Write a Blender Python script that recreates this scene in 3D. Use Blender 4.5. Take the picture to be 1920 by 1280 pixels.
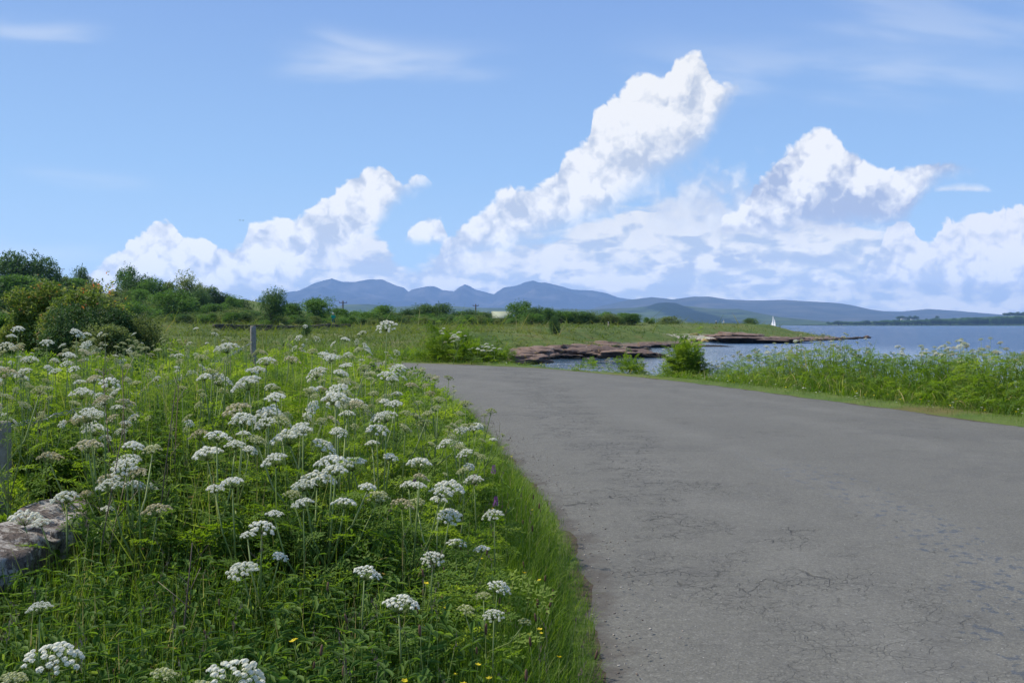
import bpy, bmesh, math, random
import numpy as np
from mathutils import Vector, Matrix, noise as mnoise

for _o in list(bpy.data.objects):
    bpy.data.objects.remove(_o, do_unlink=True)

scene = bpy.context.scene
COL = scene.collection
R = math.radians

# ------------------------------------------------------------------ camera
# eye 1.6 m above the road, level, looking along +Y; the sea horizon sits a little above the middle of the frame
EYE = 1.6
FPX = 1867.0        # focal length in pixels of a 1920 wide frame
HZ = 609.0          # row of the horizon
cam_data = bpy.data.cameras.new('camera')
cam_data.lens = 35.0
cam_data.sensor_width = 36.0
cam_data.shift_y = -(640.0 - HZ) / 1920.0
cam_data.clip_start = 0.1
cam_data.clip_end = 120000.0
cam = bpy.data.objects.new('camera', cam_data)
COL.objects.link(cam)
cam.location = (0, 0, EYE)
cam.rotation_euler = (R(90), 0, 0)
scene.camera = cam

# ------------------------------------------------------------------ colour, sun
scene.view_settings.view_transform = 'Standard'
scene.view_settings.look = 'None'
scene.view_settings.gamma = 1.0
scene.view_settings.exposure = 0.35
scene.render.engine = 'CYCLES'
scene.cycles.max_bounces = 8
scene.cycles.diffuse_bounces = 3
scene.cycles.glossy_bounces = 3
scene.cycles.transmission_bounces = 4
scene.cycles.transparent_max_bounces = 8
scene.cycles.volume_bounces = 1
scene.cycles.use_denoising = True
scene.cycles.sample_clamp_indirect = 6.0

SUN_EL = R(52)
SUN_AZ = R(-72)      # measured from +Y (view) towards +X: sun stands to the left, a little ahead
sun_dir = Vector((math.sin(SUN_AZ) * math.cos(SUN_EL), math.cos(SUN_AZ) * math.cos(SUN_EL), math.sin(SUN_EL)))
sd = bpy.data.lights.new('sun', 'SUN')
sd.energy = 4.0
sd.angle = R(0.53)
sd.color = (1.0, 0.93, 0.81)
sun = bpy.data.objects.new('sun', sd)
COL.objects.link(sun)
sun.rotation_euler = (-sun_dir).to_track_quat('-Z', 'Y').to_euler()
sun.location = (-30, 10, 40)

# ------------------------------------------------------------------ world: Nishita sky with clouds
class NT:
    """small helper to write node trees as expressions"""
    def __init__(s, tree):
        s.t = tree; s.n = tree.nodes; s.l = tree.links
    def new(s, typ, **kw):
        n = s.n.new(typ)
        for k, v in kw.items():
            setattr(n, k, v)
        return n
    def put(s, sock, v):
        if isinstance(v, bpy.types.NodeSocket):
            s.l.new(v, sock)
        elif v is not None:
            if isinstance(v, (tuple, list)) and len(v) == 3 and sock.type == 'RGBA':
                v = (*v, 1.0)
            sock.default_value = v
    def m(s, op, a, b=None, c=None, clamp=False):
        n = s.new('ShaderNodeMath', operation=op, use_clamp=clamp)
        for i, v in enumerate((a, b, c)):
            if v is not None: s.put(n.inputs[i], v)
        return n.outputs[0]
    def add(s, a, b): return s.m('ADD', a, b)
    def sub(s, a, b): return s.m('SUBTRACT', a, b)
    def mul(s, a, b): return s.m('MULTIPLY', a, b)
    def mx(s, a, b): return s.m('MAXIMUM', a, b)
    def mn(s, a, b): return s.m('MINIMUM', a, b)
    def step(s, x, lo, hi, a=0.0, b=1.0, kind='SMOOTHSTEP'):
        n = s.new('ShaderNodeMapRange', interpolation_type=kind)
        s.put(n.inputs[0], x); s.put(n.inputs[1], lo); s.put(n.inputs[2], hi); s.put(n.inputs[3], a); s.put(n.inputs[4], b)
        return n.outputs[0]
    def xyz(s, x, y, z=0.0):
        n = s.new('ShaderNodeCombineXYZ')
        for i, v in enumerate((x, y, z)): s.put(n.inputs[i], v)
        return n.outputs[0]
    def noise(s, vec, scale, detail=4.0, rough=0.5, out=0, distort=0.0, dim='3D'):
        n = s.new('ShaderNodeTexNoise', noise_dimensions=dim)
        if vec is not None: s.put(n.inputs['Vector'], vec)
        n.inputs['Scale'].default_value = scale; n.inputs['Detail'].default_value = detail
        n.inputs['Roughness'].default_value = rough; n.inputs['Distortion'].default_value = distort
        return n.outputs[out]
    def voronoi(s, vec, scale, feature='F1', detail=0.0, smooth=1.0, out=0, rand=1.0, dim='3D'):
        n = s.new('ShaderNodeTexVoronoi', feature=feature, voronoi_dimensions=dim)
        if vec is not None: s.put(n.inputs['Vector'], vec)
        n.inputs['Scale'].default_value = scale
        n.inputs['Randomness'].default_value = rand
        if 'Detail' in n.inputs and feature != 'DISTANCE_TO_EDGE': n.inputs['Detail'].default_value = detail
        if feature == 'SMOOTH_F1': n.inputs['Smoothness'].default_value = smooth
        return n.outputs[out]
    def mix(s, f, a, b, mode='MIX'):
        n = s.new('ShaderNodeMix', data_type='RGBA', blend_type=mode)
        n.clamp_factor = True
        s.put(n.inputs[0], f); s.put(n.inputs[6], a); s.put(n.inputs[7], b)
        return n.outputs[2]
    def ramp(s, x, stops, kind='LINEAR'):
        n = s.new('ShaderNodeValToRGB')
        s.put(n.inputs[0], x)
        cr = n.color_ramp; cr.interpolation = kind
        while len(cr.elements) < len(stops): cr.elements.new(0.5)
        for e, (p, c) in zip(cr.elements, stops):
            e.position = p; e.color = (*c, 1.0) if len(c) == 3 else c
        return n.outputs[0]
    def curve(s, x, pts):
        n = s.new('ShaderNodeFloatCurve')
        s.put(n.inputs['Value'], x)
        c = n.mapping.curves[0]
        pts = sorted(pts)
        c.points[0].location = pts[0]; c.points[1].location = pts[-1]
        for p in pts[1:-1]: c.points.new(*p)
        n.mapping.update()
        return n.outputs[0]

def sky_angles(px, py):
    """azimuth and elevation of a row and column of the photograph, used to say where in the real sky a cloud stands"""
    u = (px - 960.0) / FPX
    az = math.atan(u)
    el = math.atan((HZ - py) / FPX * math.cos(az))
    return az, el

world = bpy.data.worlds.new('World')
scene.world = world
world.use_nodes = True
wt = world.node_tree
for n in list(wt.nodes): wt.nodes.remove(n)
W = NT(wt)
out = W.new('ShaderNodeOutputWorld')
bg = W.new('ShaderNodeBackground')
bg.inputs[1].default_value = 0.1
wt.links.new(bg.outputs[0], out.inputs[0])
sky = W.new('ShaderNodeTexSky', sky_type='NISHITA')
sky.sun_disc = False
sky.sun_elevation = SUN_EL
sky.sun_rotation = SUN_AZ
sky.altitude = 0.0
sky.air_density = 1.0
sky.dust_density = 0.6
sky.ozone_density = 2.2
tc = W.new('ShaderNodeTexCoord')
sep = W.new('ShaderNodeSeparateXYZ')
wt.links.new(tc.outputs['Generated'], sep.inputs[0])
AZ = W.m('ARCTAN2', sep.outputs[0], sep.outputs[1])
EL = W.m('ARCSINE', sep.outputs[2], clamp=False)
A = W.m('MULTIPLY_ADD', AZ, 1.0 / 1.3, 0.5)      # azimuth -0.65 .. 0.65 rad -> 0 .. 1

def crv(pts, lo=None):
    q = []
    for px, py in pts:
        az, el = sky_angles(px, py)
        q.append((az / 1.3 + 0.5, min(1.0, max(0.0, el / 0.4 + 0.1))))
    c = W.curve(A, q)
    return W.m('MULTIPLY_ADD', c, 0.4, -0.04)

def puff(daz, del_, sx=1.0, seed=0.0):
    x = W.add(W.mul(W.add(AZ, daz), sx), seed); y = W.add(EL, del_)
    v = W.xyz(x, y, 0.0)
    n = W.noise(v, 16.0, 8.0, 0.6, dim='2D')
    w = W.sub(W.noise(v, 45.0, 2.0, 0.5, dim='2D'), 0.5)
    v2 = W.xyz(W.m('MULTIPLY_ADD', w, 0.035, x), W.m('MULTIPLY_ADD', w, -0.03, y), 0.0)
    b = W.voronoi(v2, 38.0, 'F1', 2.0, dim='2D')      # cauliflower lobes
    return W.add(W.mul(n, 0.8), W.mul(W.sub(0.62, b), 0.28))

P0 = puff(0.0, 0.0)
P1 = puff(-0.012, 0.018)
REL = W.mul(W.sub(P0, P1), 3.2)          # > 0 where the lobe faces the sun
Q0 = puff(0.0, 0.0, 0.42, 3.7)
Q1 = puff(-0.006, 0.009, 0.42, 3.7)
QREL = W.mul(W.sub(Q0, Q1), 5.0)

LIT = (7.15, 7.1, 6.95)
SHD = (3.95, 4.4, 5.2)
def layer(col, top, base, amp, soft_t, soft_b, dark_from, dark_to, P=P0, REL=REL, opac=1.0, lit=LIT, shd=SHD, bias=0.0, relk=1.0):
    nz = W.mul(W.sub(P, 0.44), amp)
    dt = W.add(W.sub(top, EL), nz)
    db = W.add(W.sub(EL, base), W.mul(nz, 0.6))
    ct = W.step(dt, 0.0, soft_t); cb = W.step(db, 0.0, soft_b)
    cov = W.mul(W.mul(ct, cb), opac)
    h = W.step(W.add(db, W.mul(nz, 0.8)), dark_from, dark_to)
    b = W.add(W.add(h, W.mul(REL, relk)), bias)
    c = W.mix(W.m('MAXIMUM', 0.0, b, clamp=True), shd, lit)
    return W.mix(cov, col, c)

ELN = W.m('MULTIPLY_ADD', EL, 1 / 1.6, 0.0, clamp=True)
grad = W.ramp(ELN, [(0.0, (3.3, 4.7, 6.0)), (0.035, (2.95, 4.45, 6.2)), (0.095, (2.3, 3.9, 6.3)), (0.2, (1.72, 2.95, 5.8)), (0.45, (1.5, 2.5, 4.7)), (1.0, (1.2, 2.0, 3.8))])
skycol = W.mix(0.85, sky.outputs[0], grad)
# thin high cirrus streaks
def streak(col, px0, py0, px1, py1, wid, op, nseed):
    a0, e0 = sky_angles(px0, py0); a1, e1 = sky_angles(px1, py1)
    L = math.hypot(a1 - a0, e1 - e0); ux, uy = (a1 - a0) / L, (e1 - e0) / L
    dx = W.sub(AZ, a0); dy = W.sub(EL, e0)
    s_ = W.mul(W.add(W.mul(dx, ux), W.mul(dy, uy)), 1 / L)
    t_ = W.add(W.mul(dx, -uy), W.mul(dy, ux))
    v = W.xyz(W.m('MULTIPLY_ADD', s_, L * 5, nseed * 7.3), W.mul(t_, 26), 0.0)
    nz = W.noise(v, 1.6, 3.0, 0.45, dim='2D')
    t_ = W.add(t_, W.mul(W.sub(nz, 0.5), wid * 2.6))
    e = W.m('DIVIDE', t_, wid)
    g = W.m('EXPONENT', W.mul(W.mul(e, e), -1.0))
    along = W.mul(W.step(s_, -0.08, 0.3), W.step(s_, 1.1, 0.6))
    f = W.mul(W.mul(g, along), W.mul(W.step(nz, 0.2, 0.75), op))
    return W.mix(f, col, (5.6, 6.1, 6.9))
c = skycol
c = streak(c, 500, 108, 960, 108, 0.014, 0.55, 1.0)
c = streak(c, 570, 62, 800, 112, 0.010, 0.55, 2.0)
c = streak(c, -60, 50, 210, 58, 0.008, 0.45, 3.0)
c = streak(c, 1150, 95, 2100, 150, 0.022, 0.40, 4.0)
c = streak(c, 20, 322, 300, 345, 0.006, 0.30, 5.0)
c = streak(c, -120, 470, 260, 485, 0.012, 0.45, 6.0)
c = streak(c, 1500, -20, 2100, 60, 0.030, 0.30, 7.0)

# low bank right across the horizon
top5 = crv([(-300, 560), (0, 520), (100, 530), (170, 500), (230, 470), (420, 455), (560, 425), (700, 425), (760, 468), (800, 462), (860, 450), (950, 440), (1100, 405), (1200, 362), (1300, 350), (1420, 400), (1700, 425), (1745, 440), (1790, 405), (1860, 395), (1960, 395), (2300, 420)])
base5 = crv([(-300, 640), (2300, 640)])
BREL = W.add(QREL, W.mul(REL, 0.55))
c = layer(c, top5, base5, 0.06, 0.012, 0.02, -0.02, 0.16, P=Q0, REL=BREL, opac=0.97, lit=(6.6, 6.5, 6.2), shd=(3.7, 4.25, 5.1), bias=0.24, relk=1.1)
# nearer shelves of the bank: bright tops over blue-grey bases
for tp, bs, dk in (
    ([(140, 560), (230, 505), (420, 470), (620, 470), (740, 480), (800, 560)], [(140, 535), (400, 520), (620, 508), (740, 512), (800, 520)], 0.035),
    ([(770, 560), (800, 485), (850, 470), (960, 478), (1050, 492), (1120, 520)], [(770, 515), (960, 512), (1120, 512)], 0.03),
    ([(1040, 560), (1080, 500), (1190, 486), (1330, 462), (1450, 458), (1600, 470), (1660, 520)], [(1040, 530), (1300, 522), (1480, 510), (1660, 505)], 0.04),
    ([(200, 600), (300, 545), (520, 535), (700, 530), (1000, 525), (1250, 535), (1400, 515), (1600, 500), (1750, 480), (1960, 470)], [(200, 570), (900, 560), (1400, 555), (1960, 540)], 0.045)):
    c = layer(c, crv(tp), crv(bs), 0.045, 0.010, 0.010, 0.0, dk, P=Q0, REL=BREL, opac=0.85, lit=(6.8, 6.7, 6.4), shd=(3.45, 4.0, 5.0), bias=0.06, relk=1.3)
# far right bright tower of the bank
top6 = crv([(1560, 600), (1640, 470), (1700, 405), (1730, 440), (1745, 440), (1765, 415), (1830, 395), (1960, 390), (2300, 430)])
base6 = crv([(1560, 560), (2300, 570)])
c = layer(c, top6, base6, 0.040, 0.004, 0.02, -0.01, 0.06, opac=0.97, lit=(6.7, 6.6, 6.5), bias=0.02, relk=1.2)
# grey veil between the two big cumuli
topv = crv([(1120, 430), (1200, 340), (1270, 275), (1330, 250), (1380, 270), (1440, 300), (1500, 400)])
basev = crv([(1120, 450), (1500, 470)])
c = layer(c, topv, basev, 0.10, 0.06, 0.05, 0.03, 0.22, opac=0.92, lit=(6.0, 6.3, 6.6), shd=(3.9, 4.5, 5.6), bias=0.0)
# left bank climbing to the right
top1 = crv([(100, 620), (170, 500), (225, 460), (262, 425), (310, 410), (345, 436), (400, 446), (440, 452), (465, 412), (505, 402), (555, 402), (600, 368), (640, 342), (690, 306), (728, 308), (752, 332), (790, 322), (812, 345), (830, 420)])
base1 = crv([(100, 600), (420, 570), (600, 525), (680, 480), (720, 430), (760, 390), (800, 365), (830, 350)])
c = layer(c, top1, base1, 0.034, 0.004, 0.03, -0.01, 0.07, relk=1.1, bias=0.06)
# small detached cumulus
top2 = crv([(748, 500), (765, 430), (790, 405), (820, 402), (838, 430), (850, 500)])
base2 = crv([(748, 462), (850, 462)])
c = layer(c, top2, base2, 0.03, 0.006, 0.012, -0.01, 0.04)
top2b = crv([(820, 360), (838, 320), (850, 316), (868, 322), (885, 360)])
base2b = crv([(820, 334), (885, 330)])
c = layer(c, top2b, base2b, 0.03, 0.012, 0.012, -0.02, 0.02, opac=0.75)
# the big diagonal cumulus
top3 = crv([(810, 520), (845, 430), (900, 388), (950, 350), (1000, 334), (1045, 308), (1060, 268), (1100, 252), (1113, 205), (1150, 168), (1190, 138), (1225, 134), (1243, 142), (1268, 112), (1310, 94), (1328, 112), (1340, 140), (1385, 152), (1400, 240)])
base3 = crv([(810, 560), (900, 530), (1000, 500), (1080, 465), (1180, 410), (1250, 365), (1310, 320), (1345, 265), (1385, 195), (1400, 160)])
c = layer(c, top3, base3, 0.036, 0.006, 0.045, -0.01, 0.10, relk=1.05, bias=0.08)
# the right cumulus with its flat dark base
top4 = crv([(1330, 470), (1360, 405), (1400, 375), (1412, 335), (1450, 300), (1495, 256), (1520, 236), (1548, 232), (1575, 262), (1605, 272), (1640, 296), (1700, 296), (1740, 288), (1790, 290), (1830, 298), (1880, 305), (1960, 318), (2100, 400)])
base4 = crv([(1330, 455), (1500, 452), (1640, 450), (1690, 440), (1720, 405), (1760, 365), (1850, 332), (2100, 330)])
c = layer(c, top4, base4, 0.034, 0.006, 0.025, 0.004, 0.085, relk=1.0, bias=0.0, shd=(3.1, 3.6, 4.8))
# little lens cloud
top7 = crv([(1740, 380), (1765, 342), (1800, 338), (1850, 345), (1870, 380)])
base7 = crv([(1740, 362), (1870, 362)])
c = layer(c, top7, base7, 0.008, 0.008, 0.004, -0.02, 0.02, opac=0.8, relk=0.3)
# the low sky is seen through the full depth of the hazy air, so its own radiance is higher there
boost = W.m('EXPONENT', W.mul(W.mn(W.m('DIVIDE', 1010.0, W.mx(EL, 0.01)), 25000.0), 6.3e-5 * 0.62))
vsc = W.new('ShaderNodeVectorMath', operation='SCALE'); W.put(vsc.inputs[0], c); W.put(vsc.inputs['Scale'], boost)
wt.links.new(vsc.outputs[0], bg.inputs[0])
# below the horizon and above the clouds the sky is plain (keeps the shader cheap there)
bg2 = W.new('ShaderNodeBackground'); bg2.inputs[1].default_value = 0.1
wt.links.new(skycol, bg2.inputs[0])
band = W.mul(W.mul(W.m('LESS_THAN', EL, 0.335), W.m('GREATER_THAN', EL, -0.004)), W.m('LESS_THAN', W.m('ABSOLUTE', AZ), 0.62))
mxs = W.new('ShaderNodeMixShader')
wt.links.new(band, mxs.inputs[0]); wt.links.new(bg2.outputs[0], mxs.inputs[1]); wt.links.new(bg.outputs[0], mxs.inputs[2])
wt.links.new(mxs.outputs[0], out.inputs[0])
world.cycles.sampling_method = 'MANUAL'
world.cycles.sample_map_resolution = 1024
# END SKY
# ================================================================== helpers
rng = np.random.default_rng(7)
random.seed(7)
MATS = {}
def mat(name, build):
    if name in MATS: return MATS[name]
    m = bpy.data.materials.new(name); m.use_nodes = True
    t = m.node_tree
    for n in list(t.nodes): t.nodes.remove(n)
    N = NT(t); o = N.new('ShaderNodeOutputMaterial')
    build(N, o)
    MATS[name] = m
    return m

def principled(N, o, color, rough=0.8, spec=0.3, bump=None, bstr=0.3, bdist=0.02, **kw):
    p = N.new('ShaderNodeBsdfPrincipled')
    N.put(p.inputs['Base Color'], color if isinstance(color, bpy.types.NodeSocket) else (*color[:3], 1.0))
    N.put(p.inputs['Roughness'], rough)
    N.put(p.inputs['Specular IOR Level'], spec)
    if bump is not None:
        b = N.new('ShaderNodeBump'); b.inputs['Strength'].default_value = bstr; b.inputs['Distance'].default_value = bdist
        N.put(b.inputs['Height'], bump); N.l.new(b.outputs[0], p.inputs['Normal'])
    for k, v in kw.items(): N.put(p.inputs[k], v)
    N.l.new(p.outputs[0], o.inputs[0])
    return p

def pos(N): return N.new('ShaderNodeNewGeometry').outputs['Position']
def objco(N): return N.new('ShaderNodeTexCoord').outputs['Object']

def leafmat(name, c0, c1, c2, trans=0.45, rough=0.6, spec=0.22, tip=None):
    """leaf: colour from the per-leaf value v, light shining through"""
    def b(N, o):
        a = N.new('ShaderNodeAttribute', attribute_name='v')
        inf = N.new('ShaderNodeObjectInfo')
        v = N.m('ADD', a.outputs['Fac'], N.mul(N.sub(inf.outputs['Random'], 0.5), 0.22), clamp=True)
        n = N.noise(pos(N), 1.1, 2.0)
        v = N.m('ADD', v, N.mul(N.sub(n, 0.5), 0.5), clamp=True)
        stops = [(0.0, c0), (0.5, c1), (0.93, c2)]
        if tip: stops[2] = (0.85, c2); stops.append((0.97, tip))
        col = N.ramp(v, stops)
        p = N.new('ShaderNodeBsdfPrincipled'); N.put(p.inputs['Base Color'], col)
        p.inputs['Roughness'].default_value = rough; p.inputs['Specular IOR Level'].default_value = spec
        t = N.new('ShaderNodeBsdfTranslucent')
        tcx = N.new('ShaderNodeHueSaturation'); tcx.inputs['Hue'].default_value = 0.485; tcx.inputs['Saturation'].default_value = 1.15; tcx.inputs['Value'].default_value = 1.5
        N.put(tcx.inputs['Color'], col); N.l.new(tcx.outputs[0], t.inputs[0])
        m = N.new('ShaderNodeMixShader'); m.inputs[0].default_value = trans
        N.l.new(p.outputs[0], m.inputs[1]); N.l.new(t.outputs[0], m.inputs[2]); N.l.new(m.outputs[0], o.inputs[0])
    return mat(name, b)

def link(o, parent=None):
    COL.objects.link(o)
    if parent is not None: o.parent = parent
    return o

def tag(o, label=None, cat=None, group=None, kind=None):
    if label: o['label'] = label
    if cat: o['category'] = cat
    if group: o['group'] = group
    if kind: o['kind'] = kind
    return o

def empty(name, loc, rz=0.0, scale=1.0):
    o = bpy.data.objects.new(name, None); COL.objects.link(o)
    o.location = loc; o.rotation_euler = (0, 0, rz); o.scale = (scale,) * 3
    o.empty_display_size = 0.1
    return o

def mesh_np(name, V, F, v=None, material=None, smooth=False, extra=None):
    """V (n,3); F (m,3) or (m,4) or list of such; v one value per vertex"""
    me = bpy.data.meshes.new(name)
    V = np.asarray(V, np.float32).reshape(-1, 3)
    Fs = F if isinstance(F, list) else [F]
    Fs = [np.asarray(f, np.int32) for f in Fs if len(f)]
    nl = sum(f.size for f in Fs); nf = sum(len(f) for f in Fs)
    me.vertices.add(len(V)); me.vertices.foreach_set('co', V.ravel())
    me.loops.add(nl); me.loops.foreach_set('vertex_index', np.concatenate([f.ravel() for f in Fs]))
    st = []; k = 0
    for f in Fs:
        st.append(np.arange(len(f), dtype=np.int32) * f.shape[1] + k); k += f.size
    me.polygons.add(nf); me.polygons.foreach_set('loop_start', np.concatenate(st))
    me.update(calc_edges=True)
    if smooth: me.polygons.foreach_set('use_smooth', np.ones(nf, bool))
    if v is not None:
        at = me.attributes.new('v', 'FLOAT', 'POINT'); at.data.foreach_set('value', np.asarray(v, np.float32).ravel())
    for kx, arr in (extra or {}).items():
        at = me.attributes.new(kx, 'FLOAT', 'POINT'); at.data.foreach_set('value', np.asarray(arr, np.float32).ravel())
    if material is not None: me.materials.append(material)
    me.validate(verbose=False)
    return me

def obj(name, me, parent=None):
    o = bpy.data.objects.new(name, me)
    return link(o, parent)

class Geo:
    """collects triangles"""
    def __init__(s): s.V = []; s.F = []; s.v = []; s.n = 0
    def add(s, V, F, v=0.5):
        V = np.asarray(V, float).reshape(-1, 3); F = np.asarray(F, int).reshape(-1, 3)
        s.V.append(V); s.F.append(F + s.n); s.n += len(V)
        s.v.append(np.full(len(V), v) if np.isscalar(v) else np.asarray(v))
    def rep(s, T, M, off, v):
        """copies of template T=(V,F,v) under matrices M (k,3,3), offsets (k,3), per copy values v (k,)"""
        V, F, tv = T
        k = len(off)
        if k == 0: return
        X = np.einsum('kij,nj->kni', M, V) + off[:, None, :]
        FF = F[None] + (np.arange(k) * len(V))[:, None, None]
        s.V.append(X.reshape(-1, 3)); s.F.append(FF.reshape(-1, 3) + s.n); s.n += k * len(V)
        s.v.append((v[:, None] + tv[None] - 0.5).ravel())
    def arrays(s): return np.concatenate(s.V), np.concatenate(s.F), np.concatenate(s.v)
    def tube(s, pts, rad, sides=5, v=0.5):
        pts = [np.asarray(p, float) for p in pts]; n = len(pts)
        rad = rad if hasattr(rad, '__len__') else [rad] * n
        V = []; F = []
        up = np.array([0.13, 0.31, 0.94])
        for i, p in enumerate(pts):
            d = pts[min(i + 1, n - 1)] - pts[max(i - 1, 0)]; d = d / (np.linalg.norm(d) + 1e-9)
            a = np.cross(d, up if abs(d @ up) < 0.95 else np.array([1., 0, 0])); a /= np.linalg.norm(a); b = np.cross(d, a)
            for j in range(sides):
                t = 2 * math.pi * j / sides
                V.append(p + rad[i] * (a * math.cos(t) + b * math.sin(t)))
        for i in range(n - 1):
            for j in range(sides):
                q = i * sides + j; r = i * sides + (j + 1) % sides
                F += [(q, r, r + sides), (q, r + sides, q + sides)]
        for j in range(1, sides - 1):
            F.append(((n - 1) * sides, (n - 1) * sides + j, (n - 1) * sides + j + 1)); F.append((0, j + 1, j))
        s.add(V, F, v)
    def box(s, c, size, rz=0.0, v=0.5):
        x, y, z = [q / 2 for q in size]
        V = np.array([(sx * x, sy * y, sz * z) for sx in (-1, 1) for sy in (-1, 1) for sz in (-1, 1)], float)
        cr, sr = math.cos(rz), math.sin(rz)
        V = V @ np.array([[cr, sr, 0], [-sr, cr, 0], [0, 0, 1]]) + np.array(c)
        q = [(0, 1, 3, 2), (4, 6, 7, 5), (0, 4, 5, 1), (2, 3, 7, 6), (0, 2, 6, 4), (1, 5, 7, 3)]
        s.add(V, [t for a, b, c_, d in q for t in ((a, b, c_), (a, c_, d))], v)
    def mesh(s, name, material=None, smooth=False):
        V, F, v = s.arrays()
        return mesh_np(name, V, F, v, material, smooth)

def rotz(a):
    a = np.asarray(a); c, s_ = np.cos(a), np.sin(a); z = np.zeros_like(a); o = np.ones_like(a)
    return np.stack([np.stack([c, -s_, z], -1), np.stack([s_, c, z], -1), np.stack([z, z, o], -1)], -2)
def rotx(a):
    a = np.asarray(a); c, s_ = np.cos(a), np.sin(a); z = np.zeros_like(a); o = np.ones_like(a)
    return np.stack([np.stack([o, z, z], -1), np.stack([z, c, -s_], -1), np.stack([z, s_, c], -1)], -2)
def rand_rot(k, tilt=1.0):
    return rotz(rng.uniform(0, 2 * np.pi, k)) @ rotx(rng.normal(0, tilt, k)) @ rotz(rng.uniform(0, 2 * np.pi, k))

def smooth01(x, a, b):
    t = np.clip((np.asarray(x, float) - a) / (b - a), 0, 1); return t * t * (3 - 2 * t)

_perm = np.random.default_rng(3).random((256, 256))
def vnoise(x, y, seed=0):
    x = np.asarray(x, float) + seed * 17.31; y = np.asarray(y, float) + seed * 9.77
    xi = np.floor(x).astype(int); yi = np.floor(y).astype(int)
    fx = x - xi; fy = y - yi; fx = fx * fx * (3 - 2 * fx); fy = fy * fy * (3 - 2 * fy)
    g = lambda a, b: _perm[a & 255, b & 255]
    return (g(xi, yi) * (1 - fx) * (1 - fy) + g(xi + 1, yi) * fx * (1 - fy) + g(xi, yi + 1) * (1 - fx) * fy + g(xi + 1, yi + 1) * fx * fy)
def fbm(x, y, oct=4, seed=0, gain=0.5):
    s_ = 0; a = 1; t = 0
    for i in range(oct):
        s_ = s_ + a * vnoise(np.asarray(x) * 2 ** i, np.asarray(y) * 2 ** i, seed + i * 5); t += a; a *= gain
    return s_ / t - 0.5

def catmull(pts, n=12):
    P = [np.array(p, float) for p in pts]; P = [2 * P[0] - P[1]] + P + [2 * P[-1] - P[-2]]
    out_ = []
    for i in range(1, len(P) - 2):
        for k in range(n):
            t = k / n; a, b, c_, d = P[i - 1:i + 3]
            out_.append(0.5 * (2 * b + (c_ - a) * t + (2 * a - 5 * b + 4 * c_ - d) * t * t + (3 * b - a - 3 * c_ + d) * t ** 3))
    out_.append(P[-2]); return np.array(out_)

def poly_sd(x, y, poly):
    """signed distance to a closed polygon, positive inside"""
    x = np.asarray(x, float); y = np.asarray(y, float)
    d = np.full(x.shape, 1e18); ins = np.zeros(x.shape, bool)
    n = len(poly)
    for i in range(n):
        ax, ay = poly[i]; bx, by = poly[(i + 1) % n]
        ex, ey = bx - ax, by - ay
        t = np.clip(((x - ax) * ex + (y - ay) * ey) / (ex * ex + ey * ey + 1e-12), 0, 1)
        d = np.minimum(d, (x - ax - t * ex) ** 2 + (y - ay - t * ey) ** 2)
        c_ = (ay > y) != (by > y)
        ins ^= c_ & (x < (bx - ax) * (y - ay) / (by - ay + 1e-12) + ax)
    return np.where(ins, 1, -1) * np.sqrt(d)

# ================================================================== the lie of the land
SEA = -1.6
RL = catmull([(0.3, -40), (0.32, -8), (0.36, 0), (0.40, 4.45), (0.45, 5.6), (0.40, 8.3), (0.17, 10.3), (-0.2, 13.5), (-0.85, 18.6), (-1.7, 22), (-3, 25), (-5, 28.2), (-8.5, 31), (-15, 33.5), (-26, 35), (-60, 37)])
RR = catmull([(9.4, -40), (9.4, -8), (9.2, 0), (8.9, 6), (8.75, 9), (8.4, 12.5), (7.95, 15.5), (7.3, 18.5), (6.4, 22), (5.45, 25.7), (3.95, 30.2), (0.8, 36.9), (-4.5, 42), (-13, 46), (-25, 48), (-60, 49.5)])
ROADPOLY = np.concatenate([RL, RR[::-1]])
SHORE = [(22, -300), (20, -60), (18, -10), (15.5, 10), (12.5, 22), (8.6, 30), (6.6, 34), (4.2, 38.5), (2.2, 43), (1.2, 50), (0.9, 60), (0.9, 76), (1.4, 90), (8, 92.5), (13.5, 96), (16, 101), (15, 112), (11, 121), (13, 130), (22, 142), (33, 152), (30, 160), (23, 167), (24, 180), (33, 186), (40, 187), (52, 196), (64, 208), (76, 228), (86, 244), (82, 252), (68, 254), (66, 275), (50, 330), (30, 420), (0, 560), (-60, 800), (-300, 1200), (-1500, 1500), (-3000, 1500), (-3000, -1500), (22, -1500)]
WALLLINE = catmull([(-2.75, -6), (-2.50, 0), (-2.40, 4), (-2.50, 7), (-2.75, 10), (-3.0, 13), (-4.2, 18.5), (-6.4, 23.5), (-10, 27.8), (-16, 30.5), (-28, 32.2), (-60, 33.5)], 10)

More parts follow.
